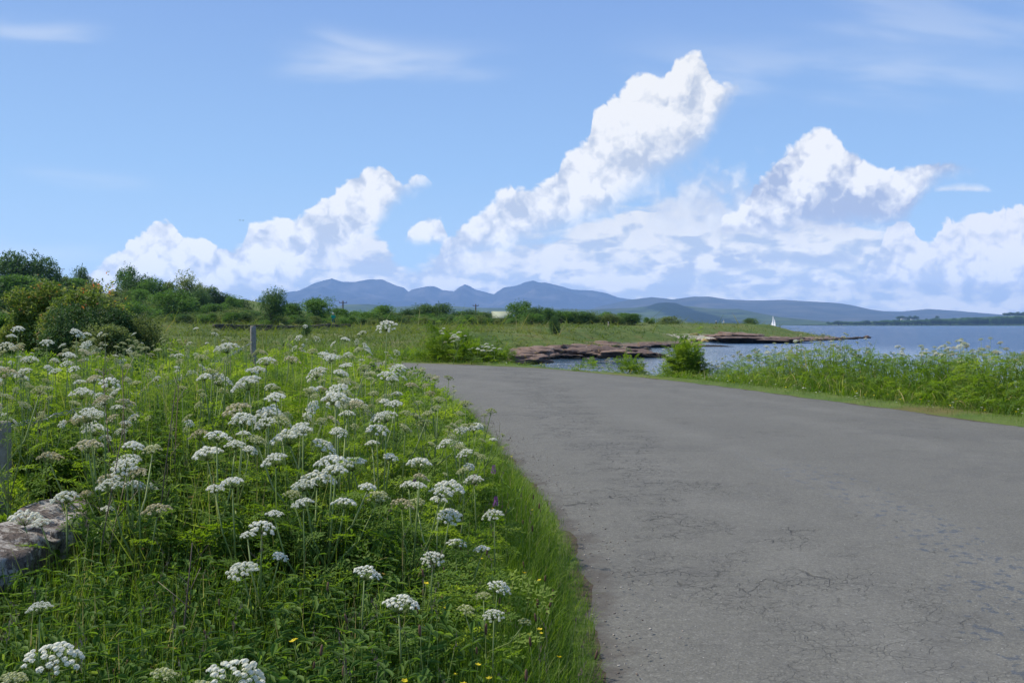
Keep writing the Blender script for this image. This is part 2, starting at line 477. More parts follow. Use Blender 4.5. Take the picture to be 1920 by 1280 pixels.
def ground_z(x, y):
    x = np.asarray(x, float); y = np.asarray(y, float)
    sd = poly_sd(x, y, SHORE)
    w = 3.5 + 10 * smooth01(y, 50, 110) + 13 * smooth01(y, 180, 225)
    land = smooth01(sd, -0.6, w)
    mound_ = (1.5 + .8 * fbm(x / 4, y / 4, 3, 55)) * np.exp(-(((x - 60) / 6.5) ** 2 + ((y - 243) / 7) ** 2)) * smooth01(sd, 4, 9)
    base = 1.25 * smooth01(y, 48, 160) + 0.7 * smooth01(y, 150, 260) + 0.5 * smooth01(-x, 20, 90)
    hill = 9 * np.exp(-(((x + 150) / 62) ** 2 + ((y - 345) / 80) ** 2)) + 4 * np.exp(-(((x + 95) / 34) ** 2 + ((y - 330) / 60) ** 2)) + 3 * smooth01(-x, 140, 400)
    far = smooth01(np.hypot(x, y), 20, 70)
    bumps = fbm(x / 14, y / 14, 4, 1) * 0.9 * far + fbm(x / 2.2, y / 2.2, 3, 2) * (0.10 + 0.12 * far)
    bank = 0.32 * smooth01(-x - 2.2 + np.maximum(0, y - 13) * -0.35, 0.3, 3.5) * smooth01(y, -5, 8)
    z = base + hill + bumps + bank
    rd = poly_sd(x, y, ROADPOLY)
    near_road = smooth01(-rd, 0.2, 2.6)
    z = z * near_road - 0.03 * smooth01(rd, 0.05, 0.5) + 0.035 * smooth01(-rd, 0.05, 0.6)
    # beach and sea bed
    zz = (SEA - 0.25) + (z - SEA + 0.25) * land
    zz = zz + mound_
    zz = np.where(sd < 0, SEA - 0.05 + sd * 0.12, zz)
    return np.maximum(zz, SEA - 4)

# polar ground grid: fine near the camera, coarse far away
ang = np.concatenate([np.linspace(-180, -45, 60)[:-1], np.linspace(-45, 45, 520), np.linspace(45, 180, 60)[1:]])
rad_ = np.concatenate([[0.05], np.geomspace(0.6, 2400, 420)])
AA, RRd = np.meshgrid(np.radians(ang), rad_)
GX = np.sin(AA) * RRd; GY = np.cos(AA) * RRd
GZ = ground_z(GX, GY)
nr, na = GX.shape
idx = np.arange(nr * na).reshape(nr, na)
F4 = np.stack([idx[:-1, :-1], idx[:-1, 1:], idx[1:, 1:], idx[1:, :-1]], -1).reshape(-1, 4)[:, ::-1]
sdg = poly_sd(GX, GY, SHORE); rdg = poly_sd(GX, GY, ROADPOLY)

def ground_mat(N, o):
    p = pos(N)
    sh = N.new('ShaderNodeAttribute', attribute_name='shore').outputs['Fac']
    rd = N.new('ShaderNodeAttribute', attribute_name='roadd').outputs['Fac']
    n1 = N.noise(p, 0.09, 5.0, 0.6); n2 = N.noise(p, 1.3, 5.0, 0.6); n3 = N.noise(p, 14.0, 4.0, 0.6)
    g = N.ramp(N.add(N.mul(n1, 0.6), N.mul(n2, 0.4)), [(0.30, (0.045, 0.08, 0.018)), (0.43, (0.085, 0.14, 0.028)), (0.54, (0.13, 0.17, 0.04)), (0.66, (0.17, 0.155, 0.065))])
    red = N.step(N.noise(p, 0.17, 4.0, 0.6), 0.56, 0.68)
    g = N.mix(N.mul(red, 0.55), g, (0.17, 0.10, 0.05))
    g = N.mix(N.mul(N.sub(n3, 0.3), 0.7), g, (0.04, 0.055, 0.015))
    soil = N.mix(n3, (0.035, 0.027, 0.018), (0.10, 0.075, 0.055))
    g = N.mix(N.step(N.add(rd, N.mul(N.sub(n2, 0.5), 0.5)), -0.08, 0.04), g, soil)
    rockc = N.mix(n2, (0.12, 0.085, 0.075), (0.33, 0.25, 0.21))
    sand = N.mix(n3, (0.42, 0.37, 0.31), (0.60, 0.55, 0.48))
    sh2 = N.add(sh, N.mul(N.sub(n2, 0.5), 2.6))
    sp_ = N.new('ShaderNodeSeparateXYZ'); N.put(sp_.inputs[0], p)
    sandmask = N.mul(N.mul(N.step(sp_.outputs[1], 165, 178), N.step(sp_.outputs[1], 205, 195)), N.step(sp_.outputs[0], 42, 38))
    shorec = N.mix(sandmask, rockc, sand)
    g = N.mix(N.step(sh2, 5.3, 3.6), g, shorec)
    g = N.mix(N.step(sh2, 1.2, 0.2), g, (0.035, 0.03, 0.022))
    h = N.add(N.mul(n2, 1.0), N.mul(n3, 0.4))
    g_ = g
    principled(N, o, g_, 0.9, 0.2, bump=h, bstr=0.6, bdist=0.1)
gme = mesh_np('ground', np.stack([GX, GY, GZ], -1).reshape(-1, 3), F4, None, mat('ground', ground_mat), True, {'shore': (sdg * np.where(GY < 92, 2.2, np.where(GY > 190, .62, 1.0))).ravel(), 'roadd': rdg.ravel()})
tag(obj('ground', gme), kind='structure')

# ------------------------------------------------------------------ sea
def sea_mat(N, o):
    p = pos(N)
    v = N.new('ShaderNodeVectorMath', operation='MULTIPLY'); N.put(v.inputs[0], p); v.inputs[1].default_value = (0.75, 1.0, 1.0)
    w1 = N.noise(v.outputs[0], 1.7, 4.0, 0.55); w2 = N.noise(v.outputs[0], 0.22, 3.0, 0.5); w3 = N.noise(v.outputs[0], 0.012, 3.0, 0.5)
    sepn = N.new('ShaderNodeSeparateXYZ'); N.put(sepn.inputs[0], p)
    open_ = N.step(N.add(sepn.outputs[0], N.mul(sepn.outputs[1], 0.25)), 45, 110)       # sheltered lagoon -> open firth
    dist = N.step(sepn.outputs[1], 250, 2500)
    streak_ = N.step(w3, 0.40, 0.62)
    amp = N.add(N.m('MULTIPLY_ADD', open_, 0.55, 0.14), N.mul(streak_, 0.25))
    h = N.mul(N.add(N.mul(w1, 0.34), N.mul(w2, 0.9)), amp)
    deep = N.mix(open_, (0.04, 0.085, 0.13), (0.012, 0.055, 0.14))
    pr = principled(N, o, deep, N.m('MULTIPLY_ADD', open_, 0.16, 0.10), 0.5, bump=h, bstr=1.0, bdist=1.0)
    pr.inputs['IOR'].default_value = 1.333
rs = np.concatenate([[1.0], np.geomspace(20, 60000, 60)]); an = np.radians(np.linspace(-180, 180, 181))
A2, R2 = np.meshgrid(an, rs)
SX = np.sin(A2) * R2; SY = np.cos(A2) * R2; n0, n1_ = SX.shape
ix = np.arange(n0 * n1_).reshape(n0, n1_)
SF = np.stack([ix[:-1, :-1], ix[1:, :-1], ix[1:, 1:], ix[:-1, 1:]], -1).reshape(-1, 4)
tag(obj('water', mesh_np('water', np.stack([SX, SY, np.full_like(SX, SEA)], -1).reshape(-1, 3), SF, None, mat('sea_water', sea_mat), True)), kind='structure')

# ------------------------------------------------------------------ far hills and mountains, real size and distance
def range_mesh(name, prof, D, front, back, material, rough=0.22, seed=0, base=SEA, nx=420, ny=60, fs=900.0, sharp=1.15):
    pxs = np.array([p[0] for p in prof], float); pys = np.array([p[1] for p in prof], float)
    px = np.linspace(pxs[0], pxs[-1], nx)
    top = np.interp(px, pxs, pys)
    top = top - 1.6 * np.abs(fbm(px / 7.0, px * 0 + seed, 4, seed)) * (fs > 2000) * (top < 585)
    H = EYE + (HZ - top) / FPX * D                     # height of the ridge
    H = np.maximum(H, base + 1)
    t = np.concatenate([np.linspace(-1, 0, int(ny * .72)), np.linspace(0, 1, ny - int(ny * .72))[1:]])
    X0 = (px - 960) / FPX * D
    T, XX = np.meshgrid(t, X0); Hh = np.repeat(H[:, None], len(t), 1)
    Yd = np.where(T < 0, T * front, T * back)
    wob = 1 + 0.0 * T
    YY = D + Yd
    prof_t = np.where(T < 0, (1 + T) ** sharp, (1 - T) ** 1.2)
    n = np.abs(fbm(XX / fs, YY / fs, 6, seed)) * 2
    n2 = fbm(XX / (fs * 0.45), YY / (fs * 0.45), 5, seed + 3)
    f = np.sin(np.clip(np.abs(T), 0, 1) * np.pi) ** 0.8
    Z = base + (Hh - base) * prof_t * (1 - rough * f * n * 2.2 + rough * f * n2)
    Z += (Hh - base) * 0.02 * fbm(XX / (fs * 0.12), YY / (fs * 0.12), 3, seed + 9) * (1 - prof_t * 0.5)
    Z = np.minimum(Z, EYE + (Hh - EYE) * YY / D * 0.995 + (T > -0.02) * 1e3) if True else Z
    Z = np.maximum(Z, base - 20)
    Z[:, 0] = base - 20
    a, b = XX.shape
    ii = np.arange(a * b).reshape(a, b)
    F = np.stack([ii[:-1, :-1], ii[1:, :-1], ii[1:, 1:], ii[:-1, 1:]], -1).reshape(-1, 4)
    me = mesh_np(name, np.stack([XX, YY, Z], -1).reshape(-1, 3), F, None, material, True)
    return tag(obj(name, me), kind='structure')

def hill_mat(c0, c1, c2, sc, patch=0.0, wood=False):
    def b(N, o):
        p = pos(N)
        n = N.noise(p, sc, 7.0, 0.6)
        col = N.ramp(n, [(0.3, c0), (0.5, c1), (0.68, c2)])
        if patch:
            f = N.voronoi(p, sc * 3.2, 'F1', out=1)
            s3 = N.new('ShaderNodeSeparateColor'); N.put(s3.inputs[0], f)
            pc = N.ramp(s3.outputs[0], [(0.0, (0.05, 0.10, 0.025)), (0.35, (0.10, 0.17, 0.04)), (0.7, (0.17, 0.20, 0.07)), (1.0, (0.02, 0.045, 0.02))], 'CONSTANT')
            col = N.mix(patch, col, pc)
        if wood:
            sp = N.new('ShaderNodeSeparateXYZ'); N.put(sp.inputs[0], p)
            rag = N.mul(N.sub(N.noise(p, 0.006, 5.0, 0.6), 0.5), 260.0)
            w_ = N.step(N.add(N.m('ABSOLUTE', N.sub(sp.outputs[0], 1165.0)), rag), 190.0, 120.0)
            w2_ = N.step(N.noise(p, 0.0045, 5.0, 0.65), 0.56, 0.62, 0, 0.8)
            col = N.mix(N.mx(w_, w2_), col, (0.012, 0.028, 0.012))
        principled(N, o, col, 0.95, 0.1)
    return b
tagm = mat('mountain_moor', hill_mat((0.018, 0.02, 0.016), (0.06, 0.056, 0.048), (0.20, 0.175, 0.16), 0.0016))
hm = mat('moor_hill', hill_mat((0.022, 0.03, 0.018), (0.06, 0.062, 0.04), (0.12, 0.105, 0.07), 0.0022))
gm = mat('farm_hill', hill_mat((0.016, 0.035, 0.016), (0.045, 0.08, 0.025), (0.09, 0.13, 0.04), 0.003, 0.4))
range_mesh('mountains', [(-400, 606), (100, 600), (380, 596), (450, 588), (500, 560), (530, 549), (560, 545), (590, 531), (606, 526), (622, 522), (640, 528), (662, 529), (690, 524), (716, 524), (728, 529), (745, 536), (757, 539), (766, 547), (775, 543), (800, 537), (814, 537), (830, 544), (852, 546), (862, 538), (872, 533), (884, 538), (892, 543), (905, 546), (926, 552), (934, 546), (945, 539), (966, 536), (974, 534), (985, 529), (1000, 526), (1012, 530), (1024, 530), (1050, 536), (1075, 543), (1112, 545), (1135, 549), (1160, 558), (1190, 562), (1220, 566), (1300, 590), (1400, 606)], 21000, 5200, 3500, tagm, rough=0.6, seed=4, fs=2300, sharp=0.85, nx=900, ny=110)
range_mesh('moorland', [(1040, 606), (1120, 575), (1180, 562), (1222, 557), (1262, 561), (1300, 556), (1332, 556), (1362, 561), (1400, 563), (1432, 563), (1470, 562), (1500, 564), (1560, 567), (1580, 569), (1610, 577), (1650, 583), (1690, 584), (1740, 579), (1800, 583), (1850, 588), (1900, 598), (2000, 607)], 14500, 4200, 2500, hm, rough=0.2, seed=8, fs=1800, nx=600, ny=80)
gw = mat('wooded_green_hill', hill_mat((0.025, 0.04, 0.022), (0.05, 0.075, 0.03), (0.09, 0.12, 0.045), 0.003, 0.25, True))
range_mesh('green_hills', [(300, 606), (560, 596), (630, 577), (644, 571), (690, 570), (740, 575), (800, 572), (850, 574), (900, 577), (1000, 578), (1100, 580), (1190, 577), (1218, 573), (1232, 568), (1250, 567), (1268, 568), (1280, 573), (1310, 576), (1345, 579), (1385, 579), (1420, 587), (1450, 596), (1490, 600), (1530, 606), (1570, 609)], 7600, 2300, 1500, gw, rough=0.14, seed=12, fs=700, nx=600, ny=80)
range_mesh('farmland', [(1520, 609), (1560, 606), (1600, 603.5), (1650, 601.5), (1700, 600), (1750, 598.5), (1800, 596), (1850, 594), (1920, 591), (2000, 589), (2200, 590), (2600, 600)], 4300, 700, 900, gm, rough=0.10, seed=15, fs=260, nx=400, ny=60)

# ------------------------------------------------------------------ haze: the air itself
hb = bmesh.new(); bmesh.ops.create_cube(hb, size=1.0)
hme = bpy.data.meshes.new('haze'); hb.to_mesh(hme); hb.free()
haze = obj('haze', hme)
haze.location = (0, 9000, 485); haze.scale = (48000, 33000, 1115)    # bottom below the sea bed, top above the peaks
haze.location.z = (1010 + -30) / 2; haze.scale.z = 1010 + 30
def haze_mat(N, o):
    v = N.new('ShaderNodeVolumePrincipled')
    v.inputs['Color'].default_value = (0.37, 0.60, 1.0, 1)
    v.inputs['Density'].default_value = 6.3e-5
    v.inputs['Anisotropy'].default_value = 0.0
    N.l.new(v.outputs[0], o.inputs['Volume'])
hme.materials.append(mat('haze_air', haze_mat))
tag(haze, kind='stuff', label='blue summer haze over the firth and the far mountains', cat='haze')

# ------------------------------------------------------------------ road
nseg = 400
def resample(P, n):
    d = np.concatenate([[0], np.cumsum(np.hypot(*np.diff(P, axis=0).T))]); s_ = np.linspace(0, d[-1], n)
    return np.stack([np.interp(s_, d, P[:, 0]), np.interp(s_, d, P[:, 1])], -1)
L_ = resample(RL, 1400); R_ = resample(RR, 1400)
# ragged edges
nL = fbm(L_[:, 0] * 1.1, L_[:, 1] * 1.1, 5, 31, 0.75) * 0.42; nR = fbm(R_[:, 0] * 1.1, R_[:, 1] * 1.1, 5, 37, 0.75) * 0.5
dv = R_ - L_; dv /= np.linalg.norm(dv, axis=1)[:, None]
L2 = L_ + dv * nL[:, None]; R2_ = R_ + dv * nR[:, None]
tt = np.linspace(0, 1, 25)
PX = L2[:, None, :] * (1 - tt)[None, :, None] + R2_[:, None, :] * tt[None, :, None]
zz = 0.012 + 0.03 * np.sin(np.pi * tt)[None, :] + fbm(PX[..., 0] / 2.5, PX[..., 1] / 2.5, 3, 41) * 0.02
zz[:, 0] = 0.002; zz[:, -1] = 0.002
zz = np.maximum(zz, 0.002)
ii = np.arange(PX.shape[0] * 25).reshape(-1, 25)
RF = np.stack([ii[:-1, :-1], ii[:-1, 1:], ii[1:, 1:], ii[1:, :-1]], -1).reshape(-1, 4)
edge_ = np.repeat(np.minimum(tt, 1 - tt)[None] * np.hypot(*(R2_ - L2).T)[:, None], 1, 0)
def road_mat(N, o):
    p = pos(N)
    ed = N.new('ShaderNodeAttribute', attribute_name='edge').outputs['Fac']
    big = N.noise(p, 0.5, 5.0, 0.65); mid = N.noise(p, 3.5, 5.0, 0.65); fine = N.noise(p, 70.0, 3.0, 0.7); grit = N.voronoi(p, 130.0, 'F1', out=1)
    sg = N.new('ShaderNodeSeparateColor'); N.put(sg.inputs[0], grit)
    c = N.mix(big, (0.130, 0.127, 0.106), (0.214, 0.209, 0.178))
    c = N.mix(N.step(mid, 0.35, 0.7, 0.0, 0.30), c, (0.115, 0.112, 0.105))
    c = N.mix(N.mul(N.step(fine, 0.3, 0.72), 0.68), c, (0.085, 0.083, 0.08))
    c = N.mix(N.step(sg.outputs[0], 0.88, 0.97, 0, 0.30), c, (0.36, 0.35, 0.33))
    c = N.mix(N.step(sg.outputs[1], 0.9, 1.0, 0, 0.4), c, (0.03, 0.03, 0.03))
    # paler wheel tracks, darker crown and old repairs
    trk = N.mul(N.step(N.m('ABSOLUTE', N.sub(N.m('ABSOLUTE', N.sub(ed, 2.6)), 0.85)), 0.55, 0.05), N.step(N.noise(p, 0.8, 4.0, 0.6), 0.3, 0.6))
    c = N.mix(N.mul(trk, 0.13), c, (0.27, 0.265, 0.24))
    pat = N.step(N.noise(p, 0.22, 6.0, 0.7), 0.54, 0.575); c = N.mix(N.mul(pat, 0.30), c, (0.105, 0.103, 0.095))
    g2_ = N.noise(p, 26.0, 3.0, 0.75)
    c = N.mix(N.step(g2_, 0.50, 0.72, 0, 0.42), c, (0.075, 0.073, 0.066))
    c = N.mix(N.step(g2_, 0.46, 0.28, 0, 0.30), c, (0.30, 0.295, 0.27))
    # white chips
    chips = N.voronoi(p, 9.0, 'F1', out=0); c = N.mix(N.step(chips, 0.04, 0.02), c, (0.55, 0.53, 0.49))
    # craze cracks in worn patches
    wv = N.new('ShaderNodeVectorMath', operation='MULTIPLY_ADD'); N.put(wv.inputs[0], N.noise(p, 6.0, 3.0, 0.6, out=1)); wv.inputs[1].default_value = (0.16, 0.16, 0.0); N.put(wv.inputs[2], p)
    cr = N.voronoi(wv.outputs[0], 4.6, 'DISTANCE_TO_EDGE'); cr2 = N.voronoi(wv.outputs[0], 13.0, 'DISTANCE_TO_EDGE')
    sp = N.new('ShaderNodeSeparateXYZ'); N.put(sp.inputs[0], p)
    lane = N.step(N.m('ABSOLUTE', N.sub(sp.outputs[0], N.m('MULTIPLY_ADD', sp.outputs[1], -0.05, 1.95))), 1.3, 0.1)
    zone = N.step(N.add(N.mul(N.noise(p, 0.9, 3.0, 0.6), 1.0), N.mul(lane, 0.22)), 0.57, 0.72)
    bits = N.step(N.noise(p, 3.0, 3.0, 0.7), 0.40, 0.55)
    ck = N.mul(N.mx(N.step(cr, 0.016, 0.003), N.mul(N.step(cr2, 0.026, 0.006), 0.9)), N.mul(N.mul(zone, bits), N.step(sp.outputs[1], 4.2, 7.5, 0.35, 1.0)))
    c = N.mix(N.mul(ck, 0.85), c, (0.03, 0.028, 0.025))
    # a line of damp spots
    xx = N.sub(sp.outputs[0], N.m('MULTIPLY_ADD', N.m('POWER', N.m('ABSOLUTE', N.sub(sp.outputs[1], 9.0)), 2.0), -0.035, 3.25))
    band = N.mul(N.step(N.m('ABSOLUTE', xx), 0.75, 0.1), N.mul(N.step(sp.outputs[1], 13.0, 10.5), N.step(sp.outputs[0], 1.2, 1.8)))
    vs = N.new('ShaderNodeVectorMath', operation='MULTIPLY'); N.put(vs.inputs[0], p); vs.inputs[1].default_value = (1.0, 0.7, 1.0)
    sn = N.noise(vs.outputs[0], 13.0, 3.0, 0.6)
    wet = N.mul(N.step(N.add(sn, N.mul(band, 0.13)), 0.72, 0.74), N.step(band, 0.02, 0.2))
    c = N.mix(N.mul(wet, 0.62), c, (0.05, 0.054, 0.062))
    # tyre-dark band and dirty rim
    rim = N.step(N.add(ed, N.mul(N.sub(N.noise(p, 2.2, 5.0, 0.7), 0.5), 0.9)), 0.22, 0.0)
    c = N.mix(N.mul(rim, 0.75), c, N.mix(fine, (0.045, 0.038, 0.032), (0.11, 0.095, 0.08)))
    rough = N.m('MULTIPLY_ADD', wet, -0.35, 0.82)
    h = N.sub(N.add(N.mul(fine, 0.5), N.mul(sg.outputs[0], 0.5)), N.mul(ck, 1.5))
    principled(N, o, c, rough, 0.35, bump=h, bstr=0.8, bdist=0.008)
rme = mesh_np('road', np.concatenate([PX, zz[..., None]], -1).reshape(-1, 3), RF, None, mat('asphalt', road_mat), True, {'edge': edge_.ravel()})
tag(obj('road', rme), kind='structure')
# ================================================================== trees and bushes
leaf_dark = leafmat('leaf_dark', (0.032, 0.074, 0.024), (0.071, 0.142, 0.043), (0.142, 0.239, 0.071), 0.35)
leaf_mid = leafmat('leaf_mid', (0.049, 0.107, 0.024), (0.099, 0.206, 0.043), (0.183, 0.321, 0.076), 0.38)
leaf_olive = leafmat('leaf_olive', (0.071, 0.104, 0.035), (0.143, 0.199, 0.060), (0.238, 0.301, 0.104), 0.35)
leaf_copper = leafmat('leaf_copper', (0.063, 0.107, 0.026), (0.152, 0.232, 0.053), (0.286, 0.304, 0.090), 0.4, tip=(0.535, 0.232, 0.090))
leaf_gorse = leafmat('leaf_gorse', (0.028, 0.063, 0.022), (0.067, 0.135, 0.040), (0.143, 0.222, 0.079), 0.25)
leaf_dry = leafmat('leaf_dry', (0.05, 0.055, 0.03), (0.12, 0.125, 0.06), (0.20, 0.19, 0.11), 0.25)
def bark_b(N, o):
    n = N.noise(objco(N), 9.0, 5.0, 0.6)
    principled(N, o, N.mix(n, (0.06, 0.05, 0.04), (0.20, 0.17, 0.14)), 0.9, 0.1, bump=n, bstr=0.5)
bark = mat('bark', bark_b)

def leafT(fold=0.25, w=0.5):
    V = np.array([(0, 0, 0), (-w / 2, 0.45, fold * .3), (0, 1.0, 0), (w / 2, 0.45, fold * .3)], float)
    return V, np.array([(0, 2, 1), (0, 3, 2)]), np.full(4, 0.5)

def clumpT(n, spread, seed):
    """a spray of n leaves used as one leaf clump"""
    r = np.random.default_rng(seed); g = Geo()
    T = leafT()
    for i in range(n):
        d = r.normal(size=3); d /= np.linalg.norm(d)
        M = (rotz(r.uniform(0, 6.28)) @ rotx(r.normal(0.3, 0.9)) @ rotz(r.uniform(0, 6.28))) * r.uniform(0.6, 1.15)
        g.rep((T[0], T[1], T[2]), M[None], (d * r.uniform(0.1, spread))[None], np.array([0.5 + r.normal(0, 0.12)]))
    return g.arrays()
CL = [clumpT(5, 1.1, s) for s in range(4)]

def crown_geo(W_, D_, H_, z0, lobes, nclump, leaf, seed, irregular=0.35, topbias=0.25):
    """leaf clumps spread over uneven lobes; gaps between them"""
    r = np.random.default_rng(seed); g = Geo()
    cs = []
    for i in range(lobes):
        a = r.uniform(0, 6.28); q = r.uniform(0.05, 0.72) ** 0.7; zf = r.uniform(0.16, 0.84)
        wz = math.sin(math.pi * min(0.97, max(0.1, zf * 0.85 + 0.12))) ** 0.6
        cs.append((math.cos(a) * q * W_ / 2 * wz, math.sin(a) * q * D_ / 2 * wz, z0 + zf * H_, r.uniform(0.20, 0.40) * min(W_, H_) * (1 - irregular * r.uniform(0, 1)), r.normal(0, 0.13)))
    per = max(1, nclump // lobes)
    P = []; v = []
    for cx, cy, cz, rr, dv_ in cs:
        d = r.normal(size=(per, 3)); d /= np.linalg.norm(d, axis=1)[:, None]
        k = rr * (0.55 + 0.50 * r.random(per) ** 0.7) * (1 + 0.38 * r.random(per) * (r.random(per) < .14)) * (1 + 0.35 * (vnoise(d[:, 0] * 3 + cx, d[:, 1] * 3 + d[:, 2] * 2 + cz, seed) - .5))
        q = d * k[:, None] * np.array([1, 1, 0.82]) + np.array([cx, cy, cz])
        q = q[q[:, 2] > z0 * 0.6]
        P.append(q); v.append(0.46 + dv_ + r.normal(0, 0.13, len(q)))
    P = np.concatenate(P); v = np.concatenate(v)
    for j in range(4):
        s_ = slice(j, None, 4); k = len(P[s_])
        M = rand_rot(k) * (leaf * r.uniform(0.7, 1.3, k))[:, None, None]
        g.rep(CL[j], M, P[s_], v[s_])
    return g, cs

def trunk_geo(h, r0, cs, seed, lean=0.1):
    r = np.random.default_rng(seed); g = Geo()
    top = np.array([r.normal(0, lean) * h, r.normal(0, lean) * h, h])
    p0 = np.zeros(3); mid = top * 0.5 + np.array([r.normal(0, .05) * h, 0, 0])
    g.tube([p0 - (0, 0, 0.3), p0 + (0, 0, 0.05), mid * 0.5, mid, top], [r0 * 1.35, r0 * 1.1, r0 * .85, r0 * .7, r0 * .25], 8)
    for cx, cy, cz, rr, _ in cs[:9]:
        s0 = mid * r.uniform(0.4, 1.2)
        e = np.array([cx, cy, cz]); m_ = (s0 + e) / 2 + np.array([0, 0, -0.06 * h])
        g.tube([s0, m_, e], [r0 * .5, r0 * .33, r0 * .12], 5)
    return g

_TREES = {}
def unit(g):
    V, F, v = g.arrays(); lo = np.percentile(V, 0.4, axis=0); hi = np.percentile(V, 99.6, axis=0)
    V = V.copy(); V[:, :2] = (V[:, :2] - (lo + hi)[:2] / 2) / (hi - lo)[:2].mean(); V[:, 2] /= hi[2]
    q = Geo(); q.add(V, F, v); return q
def tree_proto(kind, var):
    key = (kind, var)
    if key in _TREES: return _TREES[key]
    sd_ = hash_(kind) + var * 11
    if kind == 'tree':      g, cs = crown_geo(1.0, 1.0, 0.9, 0.08, 26, 2600, 0.036, sd_); tr = trunk_geo(0.62, 0.030, cs, sd_); m_ = leaf_mid
    elif kind == 'dark':    g, cs = crown_geo(1.0, 1.0, 0.92, 0.06, 24, 2800, 0.036, sd_, 0.3); tr = trunk_geo(0.62, 0.030, cs, sd_); m_ = leaf_dark
    elif kind == 'olive':   g, cs = crown_geo(1.0, 1.0, 0.9, 0.08, 24, 2500, 0.036, sd_); tr = trunk_geo(0.6, 0.028, cs, sd_); m_ = leaf_olive
    elif kind == 'feather': g, cs = crown_geo(1.0, 0.8, 0.9, 0.08, 30, 2200, 0.038, sd_, 0.5); tr = trunk_geo(0.7, 0.022, cs, sd_); m_ = leaf_mid
    _TREES[key] = (unit(g).mesh('crown', m_), tr.mesh('trunk', bark, True))
    return _TREES[key]
def hash_(s): return sum(ord(c_) * (i + 3) for i, c_ in enumerate(s)) % 997

def place_tree(name, kind, var, x, y, w, h, label, cat, group=None, z=None, rz=None, crown='crown', trunk='trunk'):
    zz_ = float(ground_z(np.array([x]), np.array([y]))[0]) if z is None else z
    e = empty(name, (x, y, zz_ - 0.03), rng.uniform(0, 6.28) if rz is None else rz)
    e.scale = (w, w, h)
    cm, tm = tree_proto(kind, var)
    obj(crown, cm, e); obj(trunk, tm, e)
    tag(e, label, cat, group)
    return e

def from_px(px, py_base, Y):
    return (px - 960) / FPX * Y

# trees on the low hill at the left: (centre column, top row, width px, distance, kind, label)
hill_trees = [
    (-70, 478, 130, 235, 'dark', 'dark tall tree at the far left edge of the wooded hill'),
    (20, 478, 95, 230, 'dark', 'broad dark tree at the left end of the hill skyline'),
    (75, 488, 80, 232, 'dark', 'dark round tree on the hill right of the broad left one'),
    (35, 520, 110, 215, 'tree', 'green tree low on the hill behind the copper tipped bush'),
    (108, 520, 60, 245, 'olive', 'olive tree sloping down left of the utility pole on the hill'),
    (150, 492, 36, 250, 'dark', 'upright dark tree standing up alone above the hill skyline'),
    (142, 525, 60, 246, 'tree', 'mid green tree under the upright dark hill tree'),
    (172, 530, 44, 243, 'olive', 'pale olive tree right of the upright dark hill tree'),
    (238, 503, 40, 262, 'tree', 'tall green tree rising left of the hill copse'),
    (256, 519, 56, 260, 'dark', 'dark tree in the hill copse beside its tallest member'),
    (225, 545, 60, 245, 'olive', 'low olive tree at the foot of the copse'),
    (284, 524, 58, 258, 'tree', 'round green tree in the middle of the hill copse'),
    (262, 545, 50, 235, 'tree', 'small bright tree in front of the hill copse'),
    (318, 530, 44, 262, 'olive', 'olive topped tree at the right end of the hill copse'),
    (325, 546, 78, 200, 'tree', 'big rounded green bush tree below the domed hill tree'),
    (354, 514, 62, 262, 'olive', 'large domed grey-green tree on the hill shoulder'),
    (372, 545, 44, 240, 'dark', 'dark little tree below the domed grey-green one'),
    (392, 540, 46, 268, 'dark', 'dark tree right of the domed grey-green hill tree'),
    (418, 552, 42, 270, 'dark', 'dark tree half way down the hill slope skyline'),
    (436, 556, 38, 265, 'tree', 'green tree near the low end of the hill slope'),
    (455, 562, 38, 272, 'dark', 'last dark tree at the low right end of the hill'),
    (300, 560, 66, 215, 'olive', 'wide olive bush tree on the near side of the hill'),
    (190, 553, 70, 225, 'olive', 'olive scrub tree under the hill skyline by the pole'),
    (250, 568, 80, 190, 'tree', 'low spreading green tree at the foot of the hill'),
    (400, 572, 70, 205, 'tree', 'low green tree in front of the hill slope'),
    (445, 578, 60, 190, 'olive', 'low olive bush tree right of the hill foot'),
]
for k, (px, py, wpx, Y, kd, lab) in enumerate(hill_trees):
    x = from_px(px, 0, Y); ztop = EYE + (HZ - py) / FPX * Y; w = wpx / FPX * Y * 1.12
    zg = float(ground_z(np.array([x]), np.array([Y]))[0])
    h = max(ztop - zg, w * 0.55)
    if h > w * 2.0: h = w * 2.0; 
    place_tree('hillside_tree', kd, k % 3, x, Y, w, h * 1.05, lab, 'tree', 'trees on the low hill', z=min(zg, ztop - h))

